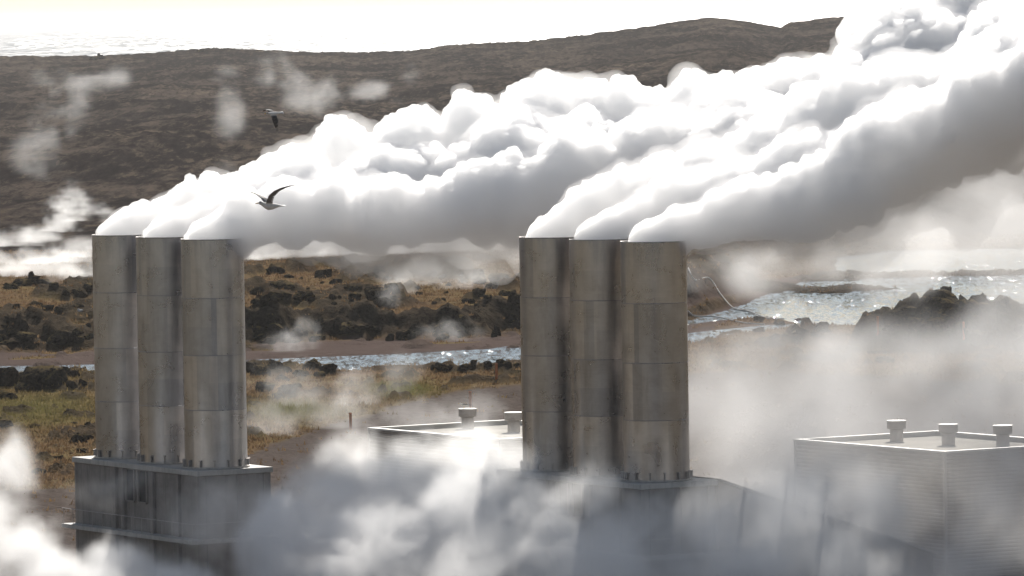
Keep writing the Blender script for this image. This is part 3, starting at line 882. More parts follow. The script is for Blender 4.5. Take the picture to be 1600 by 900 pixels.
# ------------------------------------------------------------------ ribbed buildings
def ribbed_building(corner, la, lb, h, label, zb, vents):
    """corner: far left roof corner (world); local x along AX (toward viewer), y along BX"""
    ang = R(57.5)
    root = empty('plant_building', (corner.x, corner.y, zb), -ang)
    tag(root, label, 'building')
    # ribbed cladding: profile extruded round the walls
    b = bmesh.new()
    prof = [(0.0, 0.0)]
    z = 0.0
    pitch = 0.24
    while z < h - 0.3:
        prof += [(0.0, z + 0.02), (0.055, z + 0.07), (0.055, z + 0.17), (0.0, z + 0.22)]
        z += pitch
    prof.append((0.0, h - 0.12))
    rings = []
    for d, zz in prof:
        rings.append([b.verts.new(v) for v in ((-d, -d, zz), (la + d, -d, zz), (la + d, lb + d, zz), (-d, lb + d, zz))])
    for i in range(len(rings) - 1):
        for k in range(4):
            b.faces.new((rings[i][k], rings[i][(k + 1) % 4], rings[i + 1][(k + 1) % 4], rings[i + 1][k]))
    bm_obj('wall', b, MAT_CLAD, root)
    b = bmesh.new(); panel_wall_box(b, 0.0, la, 0.0, lb, h - 0.6, h - 0.32)
    bm_obj('roof', b, MAT_ROOF, root)
    b = bmesh.new()
    t = 0.3
    for x0, x1, y0, y1 in ((-0.1, la + 0.1, -0.1, t), (-0.1, la + 0.1, lb - t, lb + 0.1), (-0.1, t, t + 0.003, lb - t - 0.003), (la - t, la + 0.1, t + 0.003, lb - t - 0.003)):
        panel_wall_box(b, x0, x1, y0, y1, h - 0.118, h)
    for x0, x1, y0, y1 in ((0.02, la - 0.02, 0.02, t - 0.06), (0.02, la - 0.02, lb - t + 0.06, lb - 0.02), (0.02, t - 0.06, t, lb - t), (la - t + 0.06, la - 0.02, t, lb - t)):
        panel_wall_box(b, x0, x1, y0, y1, h - 0.45, h - 0.122)
    bm_obj('parapet_trim', b, MAT_TRIM, root)
    for x, y in ((0, 0), (la, 0), (la, lb), (0, lb)):
        b = bmesh.new(); panel_wall_box(b, x - 0.09, x + 0.09, y - 0.09, y + 0.09, 0, h - 0.121)
        bm_obj('corner_trim', b, MAT_VENT, root)
    for x, y in vents:
        v = bm_obj('roof_vent', (lambda q: (add_cyl(q, (0, 0, 0.42), 0.43, 0.84, 28), q)[1])(bmesh.new()), MAT_VENT, root, False, (x, y, h - 0.32))
        q = bmesh.new(); add_cyl(q, (0, 0, 1.06), 0.62, 0.46, 32); add_cyl(q, (0, 0, 0.79), 0.45, 0.08, 32, 0.62)
        bm_obj('vent_hood', q, MAT_VENT, v)
        q = bmesh.new(); add_cyl(q, (0, 0, 1.32), 0.64, 0.05, 32)
        bm_obj('vent_lid', q, MAT_TRIM, v)
    return root
cr = P(1243, 686, 415.4)
def local_of(root_corner, ang, w):
    d = w - root_corner
    ax = Vector((math.cos(ang), -math.sin(ang), 0)); bx = Vector((math.sin(ang), math.cos(ang), 0))
    return d.dot(ax), d.dot(bx)
BA = R(57.5)
RB = [(1401, 689), (1482, 695), (1567, 697)]
LB = [(731, 669), (803, 675)]
zr = cr.z
right_bld = ribbed_building(cr, 16.3, 11.4, zr + 0.5, 'ribbed grey building in thick steam with three squat vents on its flat roof', -0.5, [local_of(cr, BA, G(px, py, zr - 0.32)) for px, py in RB])
cl = P(577, 668, 434)
zl_ = cl.z
left_bld = ribbed_building(cl, 16.5, 11.5, zl_ + 0.5, 'ribbed building with bright pale roof between the two rows of stacks', -0.5, [local_of(cl, BA, G(px, py, zl_ - 0.32)) for px, py in LB])

# ------------------------------------------------------------------ orange marker posts
def post(px, py, hpx, label):
    p = ground_hit(px, py); k = p.y / F
    h = hpx * k
    z = ground_z(p.x, p.y)
    root = empty('marker_post', (p.x, p.y, z)); tag(root, label, 'post', 'orange marker posts')
    b = bmesh.new(); add_box(b, (0, 0, h / 2 - 0.1), (0.24, 0.2, h + 0.2)); bmesh.ops.bevel(b, geom=b.edges[:], offset=0.02, segments=1, affect='EDGES')
    bm_obj('shaft', b, MAT_ORANGE, root)
    b = bmesh.new(); add_cyl(b, (0, 0, h + 0.04), 0.18, 0.1, 4, 0.06)
    bm_obj('post_cap', b, MAT_ORANGE, root)
post(548, 672, 26, 'orange marker post beside the far corner of the pale roof')
post(735, 641, 28, 'orange marker post behind the roof vent with the gull')
post(776, 597, 24, 'orange marker post in brown grass near the stream, by the brown stacks')
post(1372, 530, 26, 'orange marker post at the foot of the lava mound, its uphill flank left bare')
post(1506, 530, 26, 'faint orange marker post in steam in front of the middle of the lava mound')

# ------------------------------------------------------------------ pale hoses down to the lagoon
def hose(pts, r, label):
    ps = []
    for px, py, up in pts:
        p = ground_hit(px, py); p = Vector((p.x, p.y, max(ground_z(p.x, p.y), NEAR_Z) + up)); ps.append(p)
    out = []
    n = len(ps)
    for i in range(n - 1):
        p0, p1, p2, p3 = ps[max(i - 1, 0)], ps[i], ps[i + 1], ps[min(i + 2, n - 1)]
        for t in np.linspace(0, 1, 9)[:-1]:
            out.append(0.5 * ((2 * p1) + (p2 - p0) * t + (2 * p0 - 5 * p1 + 4 * p2 - p3) * t * t + (3 * p1 - p0 - 3 * p2 + p3) * t ** 3))
    out.append(ps[-1])
    b = bmesh.new(); add_tube(b, out, r, 8)
    o = bm_obj('pipe', b, MAT_PIPE, None, True)
    tag(o, label, 'pipe', 'pale pipes by the lagoon')
hose([(1068, 405, .2), (1076, 424, .2), (1086, 440, .2), (1108, 438, .2), (1126, 462, .2), (1146, 484, .15), (1170, 493, .1), (1200, 499, .1), (1225, 500, .15)], 0.085, 'pale bent pipe running down the dark slope into the lagoon')
hose([(1050, 478, .15), (1073, 489, .15), (1086, 497, .15), (1120, 501, .15), (1160, 506, .15), (1195, 511, .15)], 0.075, 'pale pipe lying along the sandy spit between stream and lagoon')

# ------------------------------------------------------------------ gulls
def remeshed(bm, voxel, name, smooth=True, post=None):
    me = bpy.data.meshes.new('tmp'); bm.to_mesh(me); bm.free()
    o = bpy.data.objects.new('tmp', me); C.objects.link(o)
    md = o.modifiers.new('r', 'REMESH'); md.mode = 'VOXEL'; md.voxel_size = voxel
    dg = bpy.context.evaluated_depsgraph_get()
    e = o.evaluated_get(dg)
    m2 = bpy.data.meshes.new_from_object(e, depsgraph=dg)
    m2.name = name
    bpy.data.objects.remove(o); bpy.data.meshes.remove(me)
    if smooth: m2.shade_smooth()
    return m2

def loft(bm, rings):
    R_ = [[bm.verts.new(p) for p in r] for r in rings]
    k = len(R_[0])
    for i in range(len(R_) - 1):
        for s in range(k):
            bm.faces.new((R_[i][s], R_[i][(s + 1) % k], R_[i + 1][(s + 1) % k], R_[i + 1][s]))
    bm.faces.new(R_[0][::-1]); bm.faces.new(R_[-1])

def gull_bird_material():
    m, nt, out = new_mat('gull_plumage'); n = N(nt)
    d = n.attr('dark')
    f = n.noise(n.coord('Object'), 14, 4, 0.6)
    col = n.mix(n.rng(d, 0.0, 0.5), (0.72, 0.70, 0.67), (0.15, 0.145, 0.145))
    col = n.mix(n.rng(d, 0.5, 1.0), col, (0.025, 0.023, 0.022))
    col = n.mix(n.rng(f, 0.4, 0.7, 0, 0.3), col, (0.25, 0.22, 0.2))
    nt.links.new(n.pbsdf(Base_Color=col, Roughness=0.75), out.inputs['Surface'])
    return m
MAT_GULL = gull_bird_material()
MAT_BEAK = simple_mat('gull_beak', (0.45, 0.28, 0.06), 0.5)
MAT_EYE = simple_mat('gull_eye', (0.02, 0.02, 0.02), 0.2)

def gull_body(bm, tail=True):
    # along -x is forward (head), x back; z up
    sec = [(-0.245, 0.012, 0.012, 0.062), (-0.235, 0.028, 0.028, 0.062), (-0.205, 0.040, 0.042, 0.062), (-0.175, 0.040, 0.043, 0.052), (-0.14, 0.044, 0.050, 0.028), (-0.09, 0.062, 0.066, 0.006), (-0.02, 0.076, 0.080, -0.008), (0.07, 0.070, 0.070, -0.004), (0.15, 0.050, 0.046, 0.006), (0.21, 0.040, 0.026, 0.014), (0.26, 0.05, 0.014, 0.016), (0.33, 0.068, 0.010, 0.016), (0.35, 0.06, 0.008, 0.016)]
    loft(bm, [[Vector((x, wy * math.cos(a), z + hz * math.sin(a))) for a in [2 * math.pi * k / 14 for k in range(14)]] for x, wy, hz, z in sec])

def wing(bm, side, joints, chords, thick=0.02):
    """joints: centre line of the leading part (x, out, z); side +1 / -1 along y"""
    rings = []
    for (x, o, z), c in zip(joints, chords):
        t = thick * (0.5 + c * 2.2)
        prof = [(-0.5, 0.0), (-0.42, 0.5), (-0.2, 0.8), (0.15, 0.55), (0.5, 0.22), (0.5, -0.22), (0.1, -0.35), (-0.3, -0.5)]
        rings.append([Vector((x + u * c, side * o, z + v * t)) for u, v in prof])
    if side < 0: rings = [r[::-1] for r in rings]
    loft(bm, rings)

def make_gull(label, loc, rot, scale, wings, standing=False, grey=0.55):
    bm = bmesh.new()
    gull_body(bm)
    if standing:
        for s in (1, -1):     # folded wings along the back
            rings = []
            for x, w, h, z, y in ((-0.09, 0.01, 0.02, 0.03, 0.055), (-0.03, 0.022, 0.055, 0.03, 0.062), (0.08, 0.022, 0.055, 0.03, 0.058), (0.2, 0.018, 0.035, 0.03, 0.04), (0.32, 0.012, 0.02, 0.03, 0.022), (0.42, 0.01, 0.012, 0.032, 0.012)):
                rings.append([Vector((x, s * y + w * math.cos(a), z + h * math.sin(a))) for a in [2 * math.pi * k / 10 for k in range(10)]])
            loft(bm, rings)
    else:
        for s, joints, chords in wings: wing(bm, s, joints, chords)
    bmesh.ops.recalc_face_normals(bm, faces=bm.faces[:])
    me = remeshed(bm, 0.008, 'gull')
    co = np.array([v.co[:] for v in me.vertices])
    span = np.abs(co[:, 1])
    if standing: dark = np.where((co[:, 2] > 0.02) & (co[:, 0] > -0.09), 0.5, 0.0) + np.where(co[:, 0] > 0.3, 0.5, 0)
    else:
        tip = np.sqrt(co[:, 1] ** 2 + (co[:, 2]) ** 2)
        dark = np.clip((tip - 0.07) / 0.05, 0, 1) * grey + np.clip((tip - 0.48) / 0.1, 0, 1) * (1 - grey)
    attr(me, 'dark', dark)
    me.materials.append(MAT_GULL)
    o = bpy.data.objects.new('gull', me); C.objects.link(o)
    o.location = loc; o.rotation_euler = rot; o.scale = (scale,) * 3
    tag(o, label, 'gull')
    b = bmesh.new()
    loft(b, [[Vector((x, w * math.cos(a), z + h * math.sin(a))) for a in [2 * math.pi * k / 8 for k in range(8)]] for x, w, h, z in ((-0.232, 0.014, 0.015, 0.058), (-0.27, 0.009, 0.012, 0.055), (-0.3, 0.006, 0.009, 0.052), (-0.312, 0.002, 0.003, 0.044))])
    bm_obj('beak', b, MAT_BEAK, o, True)
    for s in (1, -1):
        b = bmesh.new(); bmesh.ops.create_uvsphere(b, u_segments=8, v_segments=6, radius=0.007)
        bm_obj('eye', b, MAT_EYE, o, True, (-0.212, s * 0.037, 0.072))
    if standing:
        for s in (1, -1):
            b = bmesh.new()
            add_tube(b, [Vector((0.02, s * 0.03, -0.06)), Vector((0.035, s * 0.032, -0.12)), Vector((0.015, s * 0.034, -0.195))], 0.009, 6)
            add_box(b, (-0.015, s * 0.034, -0.198), (0.075, 0.05, 0.008))
            bm_obj('leg', b, MAT_BEAK, o)
    return o

# lower gull: near wing (toward the viewer, -y side) swept up and back, far wing up and forward
make_gull('gull gliding in profile with both wings raised against the white steam', P(421, 322, 232), (R(10), R(3), R(14)), 1.7,
          [(-1, [(-0.02, 0.02, 0.03), (-0.02, 0.08, 0.12), (0.00, 0.16, 0.26), (0.08, 0.26, 0.38), (0.19, 0.36, 0.47), (0.32, 0.46, 0.54), (0.44, 0.54, 0.58)], [0.16, 0.16, 0.15, 0.13, 0.105, 0.07, 0.015]),
           (1, [(-0.02, 0.02, 0.03), (-0.05, 0.08, 0.08), (-0.10, 0.18, 0.13), (-0.16, 0.32, 0.16), (-0.22, 0.48, 0.17), (-0.28, 0.62, 0.17), (-0.33, 0.7, 0.16)], [0.16, 0.16, 0.15, 0.13, 0.1, 0.065, 0.015])])
make_gull('gull banking steeply with one dark wing hanging down in front of the far lava plain', P(427, 178, 250), (R(35), R(-6), R(12)), 1.15,
          [(-1, [(-0.01, 0.02, 0.02), (0.0, 0.1, -0.02), (0.01, 0.2, -0.09), (0.03, 0.28, -0.2), (0.05, 0.34, -0.33), (0.06, 0.38, -0.45), (0.07, 0.4, -0.52)], [0.18, 0.2, 0.21, 0.19, 0.15, 0.1, 0.02]),
           (1, [(-0.02, 0.02, 0.02), (-0.05, 0.1, 0.03), (-0.09, 0.22, 0.02), (-0.14, 0.36, -0.06), (-0.18, 0.50, -0.18), (-0.2, 0.60, -0.28), (-0.22, 0.66, -0.34)], [0.16, 0.18, 0.18, 0.16, 0.12, 0.08, 0.015])], grey=0.9)
gp = G(LB[0][0], LB[0][1], zl_ - 0.32)
make_gull('small gull standing on the lid of a roof vent between the stacks', (gp.x - 0.25, gp.y - 0.1, zl_ - 0.32 + 1.345 + 0.202 * 1.25), (0, R(6), R(10)), 1.25, [], True)

# ------------------------------------------------------------------ far ship
def ship():
    p = G(505, 31.0, -7.0)
    s = p.y / F * 20 / 20.0
    root = empty('cargo_ship', (p.x, 20000, -7.0)); tag(root, 'faint distant ship on the sea close to the horizon', 'ship')
    k = 20000 / F
    b = bmesh.new()
    secs = [(-9, 0.6, 1.9), (-7, 1.3, 1.6), (0, 1.5, 1.4), (7, 1.4, 1.4), (9, 0.9, 1.7)]
    loft(b, [[Vector((x * k, y * k, z * k)) for y, z in ((-w, h), (-w * .7, -0.3), (w * .7, -0.3), (w, h))] for x, w, h in secs])
    bm_obj('hull', b, MAT_VENT, root)
    b = bmesh.new(); add_box(b, (4.5 * k, 0, 2.6 * k), (4 * k, 2 * k, 2.4 * k)); add_box(b, (4.2 * k, 0, 4.3 * k), (2 * k, 1.6 * k, 1.0 * k))
    bm_obj('superstructure', b, MAT_TRIM, root)
    b = bmesh.new(); add_cyl(b, (-3 * k, 0, 3 * k), 0.15 * k, 3.2 * k, 8)
    bm_obj('mast', b, MAT_VENT, root)
ship()

# ------------------------------------------------------------------ steam plumes
def sphere_cloud(path, seed, kids, grand, shrink=0.0, rmax=None):
    rng = random.Random(seed)
    out = []
    # resample
    pts = [p for p, r in path]; rs = [r for p, r in path]
    for i in range(len(pts) - 1):
        seglen = (pts[i + 1] - pts[i]).length
        rm = (rs[i] + rs[i + 1]) / 2
        n = max(1, int(seglen / (0.42 * rm)))
        for k in range(n):
            t = k / n
            c = pts[i].lerp(pts[i + 1], t); r = rs[i] * (1 - t) + rs[i + 1] * t
            first = (i == 0 and k == 0)
            j = 0 if i == 0 else 0.16
            c = c + Vector((rng.gauss(0, 1), rng.gauss(0, 1), rng.gauss(0, 1))) * r * j
            r0 = r * (rng.uniform(0.66, 0.95) if i > 0 else 0.9)
            out.append((c, r0, 0))
            nk = kids if i > 0 else kids // 2
            for _ in range(nk):
                d = Vector((rng.gauss(0, 1), rng.gauss(0, 1), rng.gauss(0, 1))).normalized()
                if i == 0 and d.z < 0.1: d.z = abs(d.z) + 0.2; d.normalize()
                r1 = r0 * rng.uniform(0.18, 0.42) * (1 if i > 0 else 0.7)
                c1 = c + d * (r0 * (1.02 if i > 0 else 0.98) - r1 * 0.5)
                out.append((c1, r1, 1))
                for _ in range(grand):
                    d2 = (d + Vector((rng.gauss(0, 1), rng.gauss(0, 1), rng.gauss(0, 1))) * 0.75).normalized()
                    r2 = r1 * rng.uniform(0.22, 0.5)
                    if r2 < 0.14: continue
                    out.append((c1 + d2 * (r1 * 1.0 - r2 * 0.45), r2, 2))
    if shrink: out = [(c, r * (1 - shrink) - 0.3, l) for c, r, l in out if l == 0 and r * (1 - shrink) > 0.7]
    return out

ICO = {}
for lv, sub in ((0, 3), (1, 2), (2, 1)):
    b = bmesh.new(); bmesh.ops.create_icosphere(b, subdivisions=sub, radius=1.0)
    b.verts.ensure_lookup_table()
    ICO[lv] = (np.array([v.co[:] for v in b.verts]), np.array([[v.index for v in f.verts] for f in b.faces])); b.free()

def worley(co, cell, seed):
    """rounded cell bumps: 1 at a cell centre, 0 in the creases"""
    q = co / cell
    b = np.floor(q - 0.5)
    best = np.full(len(co), 9.0)
    for dx in (0, 1):
        for dy in (0, 1):
            for dz in (0, 1):
                i, j, k = b[:, 0] + dx, b[:, 1] + dy, b[:, 2] + dz
                ox = 0.15 + 0.7 * _h(i, j, k, seed); oy = 0.15 + 0.7 * _h(i, j, k, seed + 1); oz = 0.15 + 0.7 * _h(i, j, k, seed + 2)
                best = np.minimum(best, (i + ox - q[:, 0]) ** 2 + (j + oy - q[:, 1]) ** 2 + (k + oz - q[:, 2]) ** 2)
    return 1 - np.clip(best / 0.75, 0, 1)

def largest_piece(me):
    n = len(me.vertices)
    e = np.zeros(len(me.edges) * 2, np.int32); me.edges.foreach_get('vertices', e); e = e.reshape(-1, 2)
    lab = np.arange(n)
    while True:                                   # label by hooking and pointer jumping
        m = np.minimum(lab[e[:, 0]], lab[e[:, 1]])
        new = lab.copy()
        np.minimum.at(new, lab[e[:, 0]], m); np.minimum.at(new, lab[e[:, 1]], m)
        np.minimum.at(new, e[:, 0], m); np.minimum.at(new, e[:, 1], m)
        while True:
            nn = new[new]
            if (nn == new).all(): break
            new = nn
        if (new == lab).all(): break
        lab = new
    big = np.bincount(lab).argmax()
    if (lab == big).all(): return me
    bm = bmesh.new(); bm.from_mesh(me); bm.verts.ensure_lookup_table()
    bmesh.ops.delete(bm, geom=[bm.verts[int(k)] for k in np.nonzero(lab != big)[0]], context='VERTS')
    bm.to_mesh(me); bm.free()
    return me

def cloud_mesh(spheres, voxel, name, amp, seed, origin, swell=0.0):
    V, T, off = [], [], 0
    for c, r, l in spheres:
        v, t = ICO[l]
        V.append(v * r + np.array(c[:]) - origin); T.append(t + off); off += len(v)
    me = np_mesh('tmp', np.concatenate(V), np.concatenate(T))
    o = bpy.data.objects.new('tmp', me); C.objects.link(o)
    md = o.modifiers.new('r', 'REMESH'); md.mode = 'VOXEL'; md.voxel_size = voxel
    sm = o.modifiers.new('s', 'SMOOTH'); sm.factor = 0.5; sm.iterations = 1
    dg = bpy.context.evaluated_depsgraph_get()
    m2 = bpy.data.meshes.new_from_object(o.evaluated_get(dg), depsgraph=dg)
    m2.name = name
    bpy.data.objects.remove(o); bpy.data.meshes.remove(me)
    m2 = largest_piece(m2)
    n = len(m2.vertices)
    co = np.zeros(n * 3, np.float32); m2.vertices.foreach_get('co', co); co = co.reshape(-1, 3).astype(float)
    nr = np.zeros(n * 3, np.float32); m2.vertex_normals.foreach_get('vector', nr); nr = nr.reshape(-1, 3)
    wv = np.stack([noise3(co[:, 0] * 0.9 + a, co[:, 1] * 0.9, co[:, 2] * 0.9, seed + a) - 0.5 for a in (1, 2, 3)], -1)
    fine = voxel < 0.28
    lvl = 0.5 + noise3(co[:, 0] * 0.22, co[:, 1] * 0.22, co[:, 2] * 0.22, seed + 40)
    grow = np.clip(np.linalg.norm(co, axis=1) / 8.0, 0.3, 1.0)
    d = np.zeros(n)
    for cell, a in (((2.1, 0.62), (0.95, 0.34), (0.45, 0.16), (0.24, 0.08)) if fine else ((2.1, 0.5),)):
        d += a * (worley(co + wv * cell * 0.7, cell, seed + int(cell * 100)) - 0.45) * (lvl if cell < 2 else 1)
    if swell:                                                  # a thin torn fringe: in places wide, in places none
        w = noise3(co[:, 0] * 0.5, co[:, 1] * 0.5, co[:, 2] * 0.8, seed + 70) * 0.6 + noise3(co[:, 0] * 1.4, co[:, 1] * 1.4, co[:, 2] * 1.9, seed + 71) * 0.4
        low = np.clip(-nr[:, 2], 0, 1)
        d = d * 0.5 + swell * (sstep(0.3, 0.75, w) * 1.5 + low * 0.9)
    co = co + nr * (d * amp * grow)[:, None]
    m2.vertices.foreach_set('co', co.astype(np.float32).ravel()); m2.update()
    o = bpy.data.objects.new('tmp', m2); C.objects.link(o)          # close up folds where billows meet
    md = o.modifiers.new('r', 'REMESH'); md.mode = 'VOXEL'; md.voxel_size = voxel * 0.9
    dg = bpy.context.evaluated_depsgraph_get()
    m3 = bpy.data.meshes.new_from_object(o.evaluated_get(dg), depsgraph=dg)
    bpy.data.objects.remove(o); bpy.data.meshes.remove(m2)
    m3 = largest_piece(m3)
    if fine and not swell:                              # crisp small billows
        n = len(m3.vertices)
        co = np.zeros(n * 3, np.float32); m3.vertices.foreach_get('co', co); co = co.reshape(-1, 3).astype(float)
        nr = np.zeros(n * 3, np.float32); m3.vertex_normals.foreach_get('vector', nr); nr = nr.reshape(-1, 3)
        up = 0.45 + 0.55 * np.clip(nr[:, 2] + 0.4, 0, 1)
        g = np.clip(np.linalg.norm(co, axis=1) / 6.0, 0.35, 1.0)
        d = sum(a * (worley(co, cell, seed + 300 + int(cell * 100)) - 0.5) for cell, a in ((0.8, 0.30), (0.42, 0.17), (0.25, 0.08)))
        m3.vertices.foreach_set('co', (co + nr * (d * up * g)[:, None]).astype(np.float32).ravel()); m3.update()
    m3.name = name
    m3.shade_smooth()
    return m3

def core_material():
    m, nt, out = new_mat('steam_core'); n = N(nt)
    d = n.node('ShaderNodeBsdfDiffuse'); d.inputs[0].default_value = (0.985, 0.985, 0.985, 1)
    t = n.node('ShaderNodeBsdfTranslucent'); t.inputs[0].default_value = (0.985, 0.985, 0.985, 1)
    ms = n.node('ShaderNodeMixShader'); ms.inputs[0].default_value = 0.5
    nt.links.new(d.outputs[0], ms.inputs[1]); nt.links.new(t.outputs[0], ms.inputs[2]); nt.links.new(ms.outputs[0], out.inputs['Surface'])
    return m
MAT_CORE = core_material()
MAT_FRINGE = volume_mat('steam_fringe', 0.16, 0.35, (1, 1, 1))
MAT_EDGE = volume_mat('steam_edge', 1.8, 0.45, (1, 1, 1))
MAT_EDGE_THICK = volume_mat('thick_steam_edge', 1.8, 0.4, (1, 1, 1))

def plume(path_px, dist, drift, centre, z, rad, label, seed):
    path = [(Vector((centre.x + 0.1, centre.y, z - 0.35)), rad * 0.95)]
    x0 = path_px[0][0]
    for px, py, rp in path_px:
        dd = dist + drift * (px - x0) / 25.0
        path.append((P(px, py, dd), rp * dd / F))
    root = empty('steam_plume', (centre.x, centre.y, z)); tag(root, label, 'steam plume', 'steam plumes from the stacks')
    org = np.array((centre.x, centre.y, z))
    me = cloud_mesh(sphere_cloud(path, seed, 14, 5), 0.15, 'soft_edge', 1.0, seed, org)
    me.materials.append(MAT_EDGE if seed < 104 else MAT_EDGE_THICK)
    o = bpy.data.objects.new('soft_edge', me); C.objects.link(o); o.parent = root
    me = cloud_mesh(sphere_cloud(path, seed, 14, 5), 0.26, 'thin_fringe', 1.0, seed, org, 0.55)
    me.materials.append(MAT_FRINGE)
    o = bpy.data.objects.new('thin_fringe', me); C.objects.link(o); o.parent = root
    me = cloud_mesh(sphere_cloud(path, seed, 12, 0, 0.58), 0.3, 'dense_core', 0.6, seed, org)
    me.materials.append(MAT_CORE)
    o = bpy.data.objects.new('dense_core', me); C.objects.link(o); o.parent = root

zt = LZ + HL
plume([(225, 348, 42), (290, 325, 42), (350, 308, 40), (420, 298, 42), (485, 270, 60), (600, 250, 66), (720, 246, 68), (800, 238, 70), (860, 216, 84), (980, 190, 82), (1100, 200, 74), (1220, 168, 84), (1330, 160, 82), (1420, 105, 105), (1540, 85, 125), (1740, 50, 150)], LC[0].y, 0.10, LC[0], zt, DIA_L / 2,
      'white steam plume blown from the farthest of the three greyer stacks', 101)
plume([(300, 352, 42), (370, 330, 52), (470, 312, 62), (600, 300, 72), (750, 288, 76), (900, 268, 82), (1050, 248, 88), (1200, 230, 92), (1330, 205, 92), (1420, 165, 112), (1720, 100, 150)], LC[1].y, 0.16, LC[1], zt, DIA_L / 2,
      'white steam plume blown from the middle one of the three greyer stacks', 102)
plume([(375, 352, 40), (440, 342, 48), (540, 338, 56), (650, 336, 60), (760, 318, 62), (900, 292, 74), (1050, 268, 82), (1200, 240, 86), (1400, 190, 90), (1720, 110, 120)], LC[2].y, 0.22, LC[2], zt, DIA_L / 2,
      'white steam plume blown from the nearest of the greyer stacks, behind the gliding gull', 103)
zt = RZ + 14.2
rr_ = 103.5 / F * 381 / 2
plume([(905, 342, 44), (960, 315, 48), (1040, 290, 52), (1120, 278, 62), (1220, 262, 70), (1320, 220, 80), (1420, 170, 90), (1520, 130, 100), (1740, 50, 125)], RC[0].y, 0.05, RC[0], zt, rr_,
      'steam plume blown from the farthest of the brown tinged stacks', 104)
plume([(985, 350, 42), (1050, 326, 48), (1130, 310, 56), (1220, 300, 66), (1320, 262, 78), (1430, 205, 80), (1550, 158, 84), (1740, 85, 105)], RC[1].y, 0.0, RC[1], zt, rr_,
      'steam plume blown from the middle one of the brown tinged stacks', 105)
plume([(1065, 357, 36), (1120, 344, 44), (1190, 330, 52), (1270, 308, 64), (1350, 266, 62), (1450, 216, 64), (1550, 168, 66), (1740, 95, 90)], RC[2].y, -0.05, RC[2], zt, rr_,
      'blue grey shaded steam plume blown from the nearest of the brown tinged stacks', 106)

# ------------------------------------------------------------------ low drifting steam (volume grids)
def steam(name, blobs, voxel, density, nscale, k=0.9, stretch=(1, 1, 1), aniso=0.45, detail=6, rough=0.55, seedv=(0, 0, 0), soft=0.7, label=None, warp=1.6):
    blobs = [(c, (r[0], min(r[1], 1.5 * max(r[0], r[2])), r[2]), w) for c, r, w in blobs]
    cs = np.array([b[0][:] for b in blobs]); rs = np.array([b[1] for b in blobs], float)
    lo = (cs - rs).min(0); hi = (cs + rs).max(0)
    vol = bpy.data.volumes.new(name)
    o = bpy.data.objects.new(name, vol); C.objects.link(o)
    ng = bpy.data.node_groups.new(name + '_field', 'GeometryNodeTree')
    ng.interface.new_socket('Geometry', in_out='OUTPUT', socket_type='NodeSocketGeometry')
    n = N(ng)
    go = n.node('NodeGroupOutput')
    pos = n.node('GeometryNodeInputPosition').outputs[0]
    tot = None
    for c, r, w in blobs:
        q = n.vmath('LENGTH', n.vmath('DIVIDE', n.vmath('SUBTRACT', pos, tuple(c)), tuple(r)))
        v = n.math('MULTIPLY', n.rng(q, 0.35, 1.15, 1.0, 0.0, True), w)
        tot = v if tot is None else n.math('MAXIMUM', tot, n.math('ADD', v, n.math('MULTIPLY', tot, 0.25)))
    tot = n.math('MINIMUM', tot, 1.0)
    sp = n.vmath('ADD', n.vmath('MULTIPLY', pos, stretch), seedv)
    wn_ = n.node('ShaderNodeTexNoise'); n.set(wn_.inputs['Vector'], sp); wn_.inputs['Scale'].default_value = nscale * 0.6; wn_.inputs['Detail'].default_value = 2
    wv = n.vmath('SCALE', n.vmath('SUBTRACT', wn_.outputs['Color'], (0.5, 0.5, 0.5)), warp / nscale)
    f = n.noise(n.vmath('ADD', sp, wv), nscale, detail, rough)
    fil = n.noise(n.vmath('ADD', n.vmath('ADD', sp, (31.0, 7.0, 5.0)), wv), nscale * 1.3, detail, rough)
    fil = n.math('SUBTRACT', 1.0, n.math('ABSOLUTE', n.math('MULTIPLY', n.math('SUBTRACT', fil, 0.5), 5.0)))
    f = n.math('ADD', f, n.math('MULTIPLY', n.math('SUBTRACT', fil, 0.45), 0.07))
    f = n.rng(f, 0.36, 0.64)
    d = n.math('ADD', n.math('SUBTRACT', f, 1.0), n.math('MULTIPLY', tot, k))
    d = n.rng(d, 0.0, soft, 0.0, 1.0, True)
    vc = n.node('GeometryNodeVolumeCube')
    n.set(vc.inputs['Density'], d)
    vc.inputs['Min'].default_value = tuple(lo); vc.inputs['Max'].default_value = tuple(hi)
    for ax, a, b_ in zip('XYZ', lo, hi): vc.inputs['Resolution ' + ax].default_value = int(min(260, max(8, (b_ - a) / voxel)))
    sm = n.node('GeometryNodeSetMaterial')
    mat = volume_mat(name + '_vapour', density, aniso, (1, 1, 1), True)
    sm.inputs['Material'].default_value = mat
    ng.links.new(vc.outputs[0], sm.inputs[0]); ng.links.new(sm.outputs[0], go.inputs[0])
    md = o.modifiers.new('field', 'NODES'); md.node_group = ng
    vol.materials.append(mat)
    tag(o, label or 'thin white steam drifting low over the ground', None, None, 'stuff')
    return o

def B(px, py, d, rx, ry, rz, w=1.0): return (P(px, py, d), (rx, ry, rz), w)
def GB(px, py, rx, ry, rz, w=1.0):       # a puff standing on the ground at that spot
    p = ground_hit(px, py)
    return (Vector((p.x, p.y - ry * 0.3, p.z + rz * 0.35)), (rx, ry, rz), w)

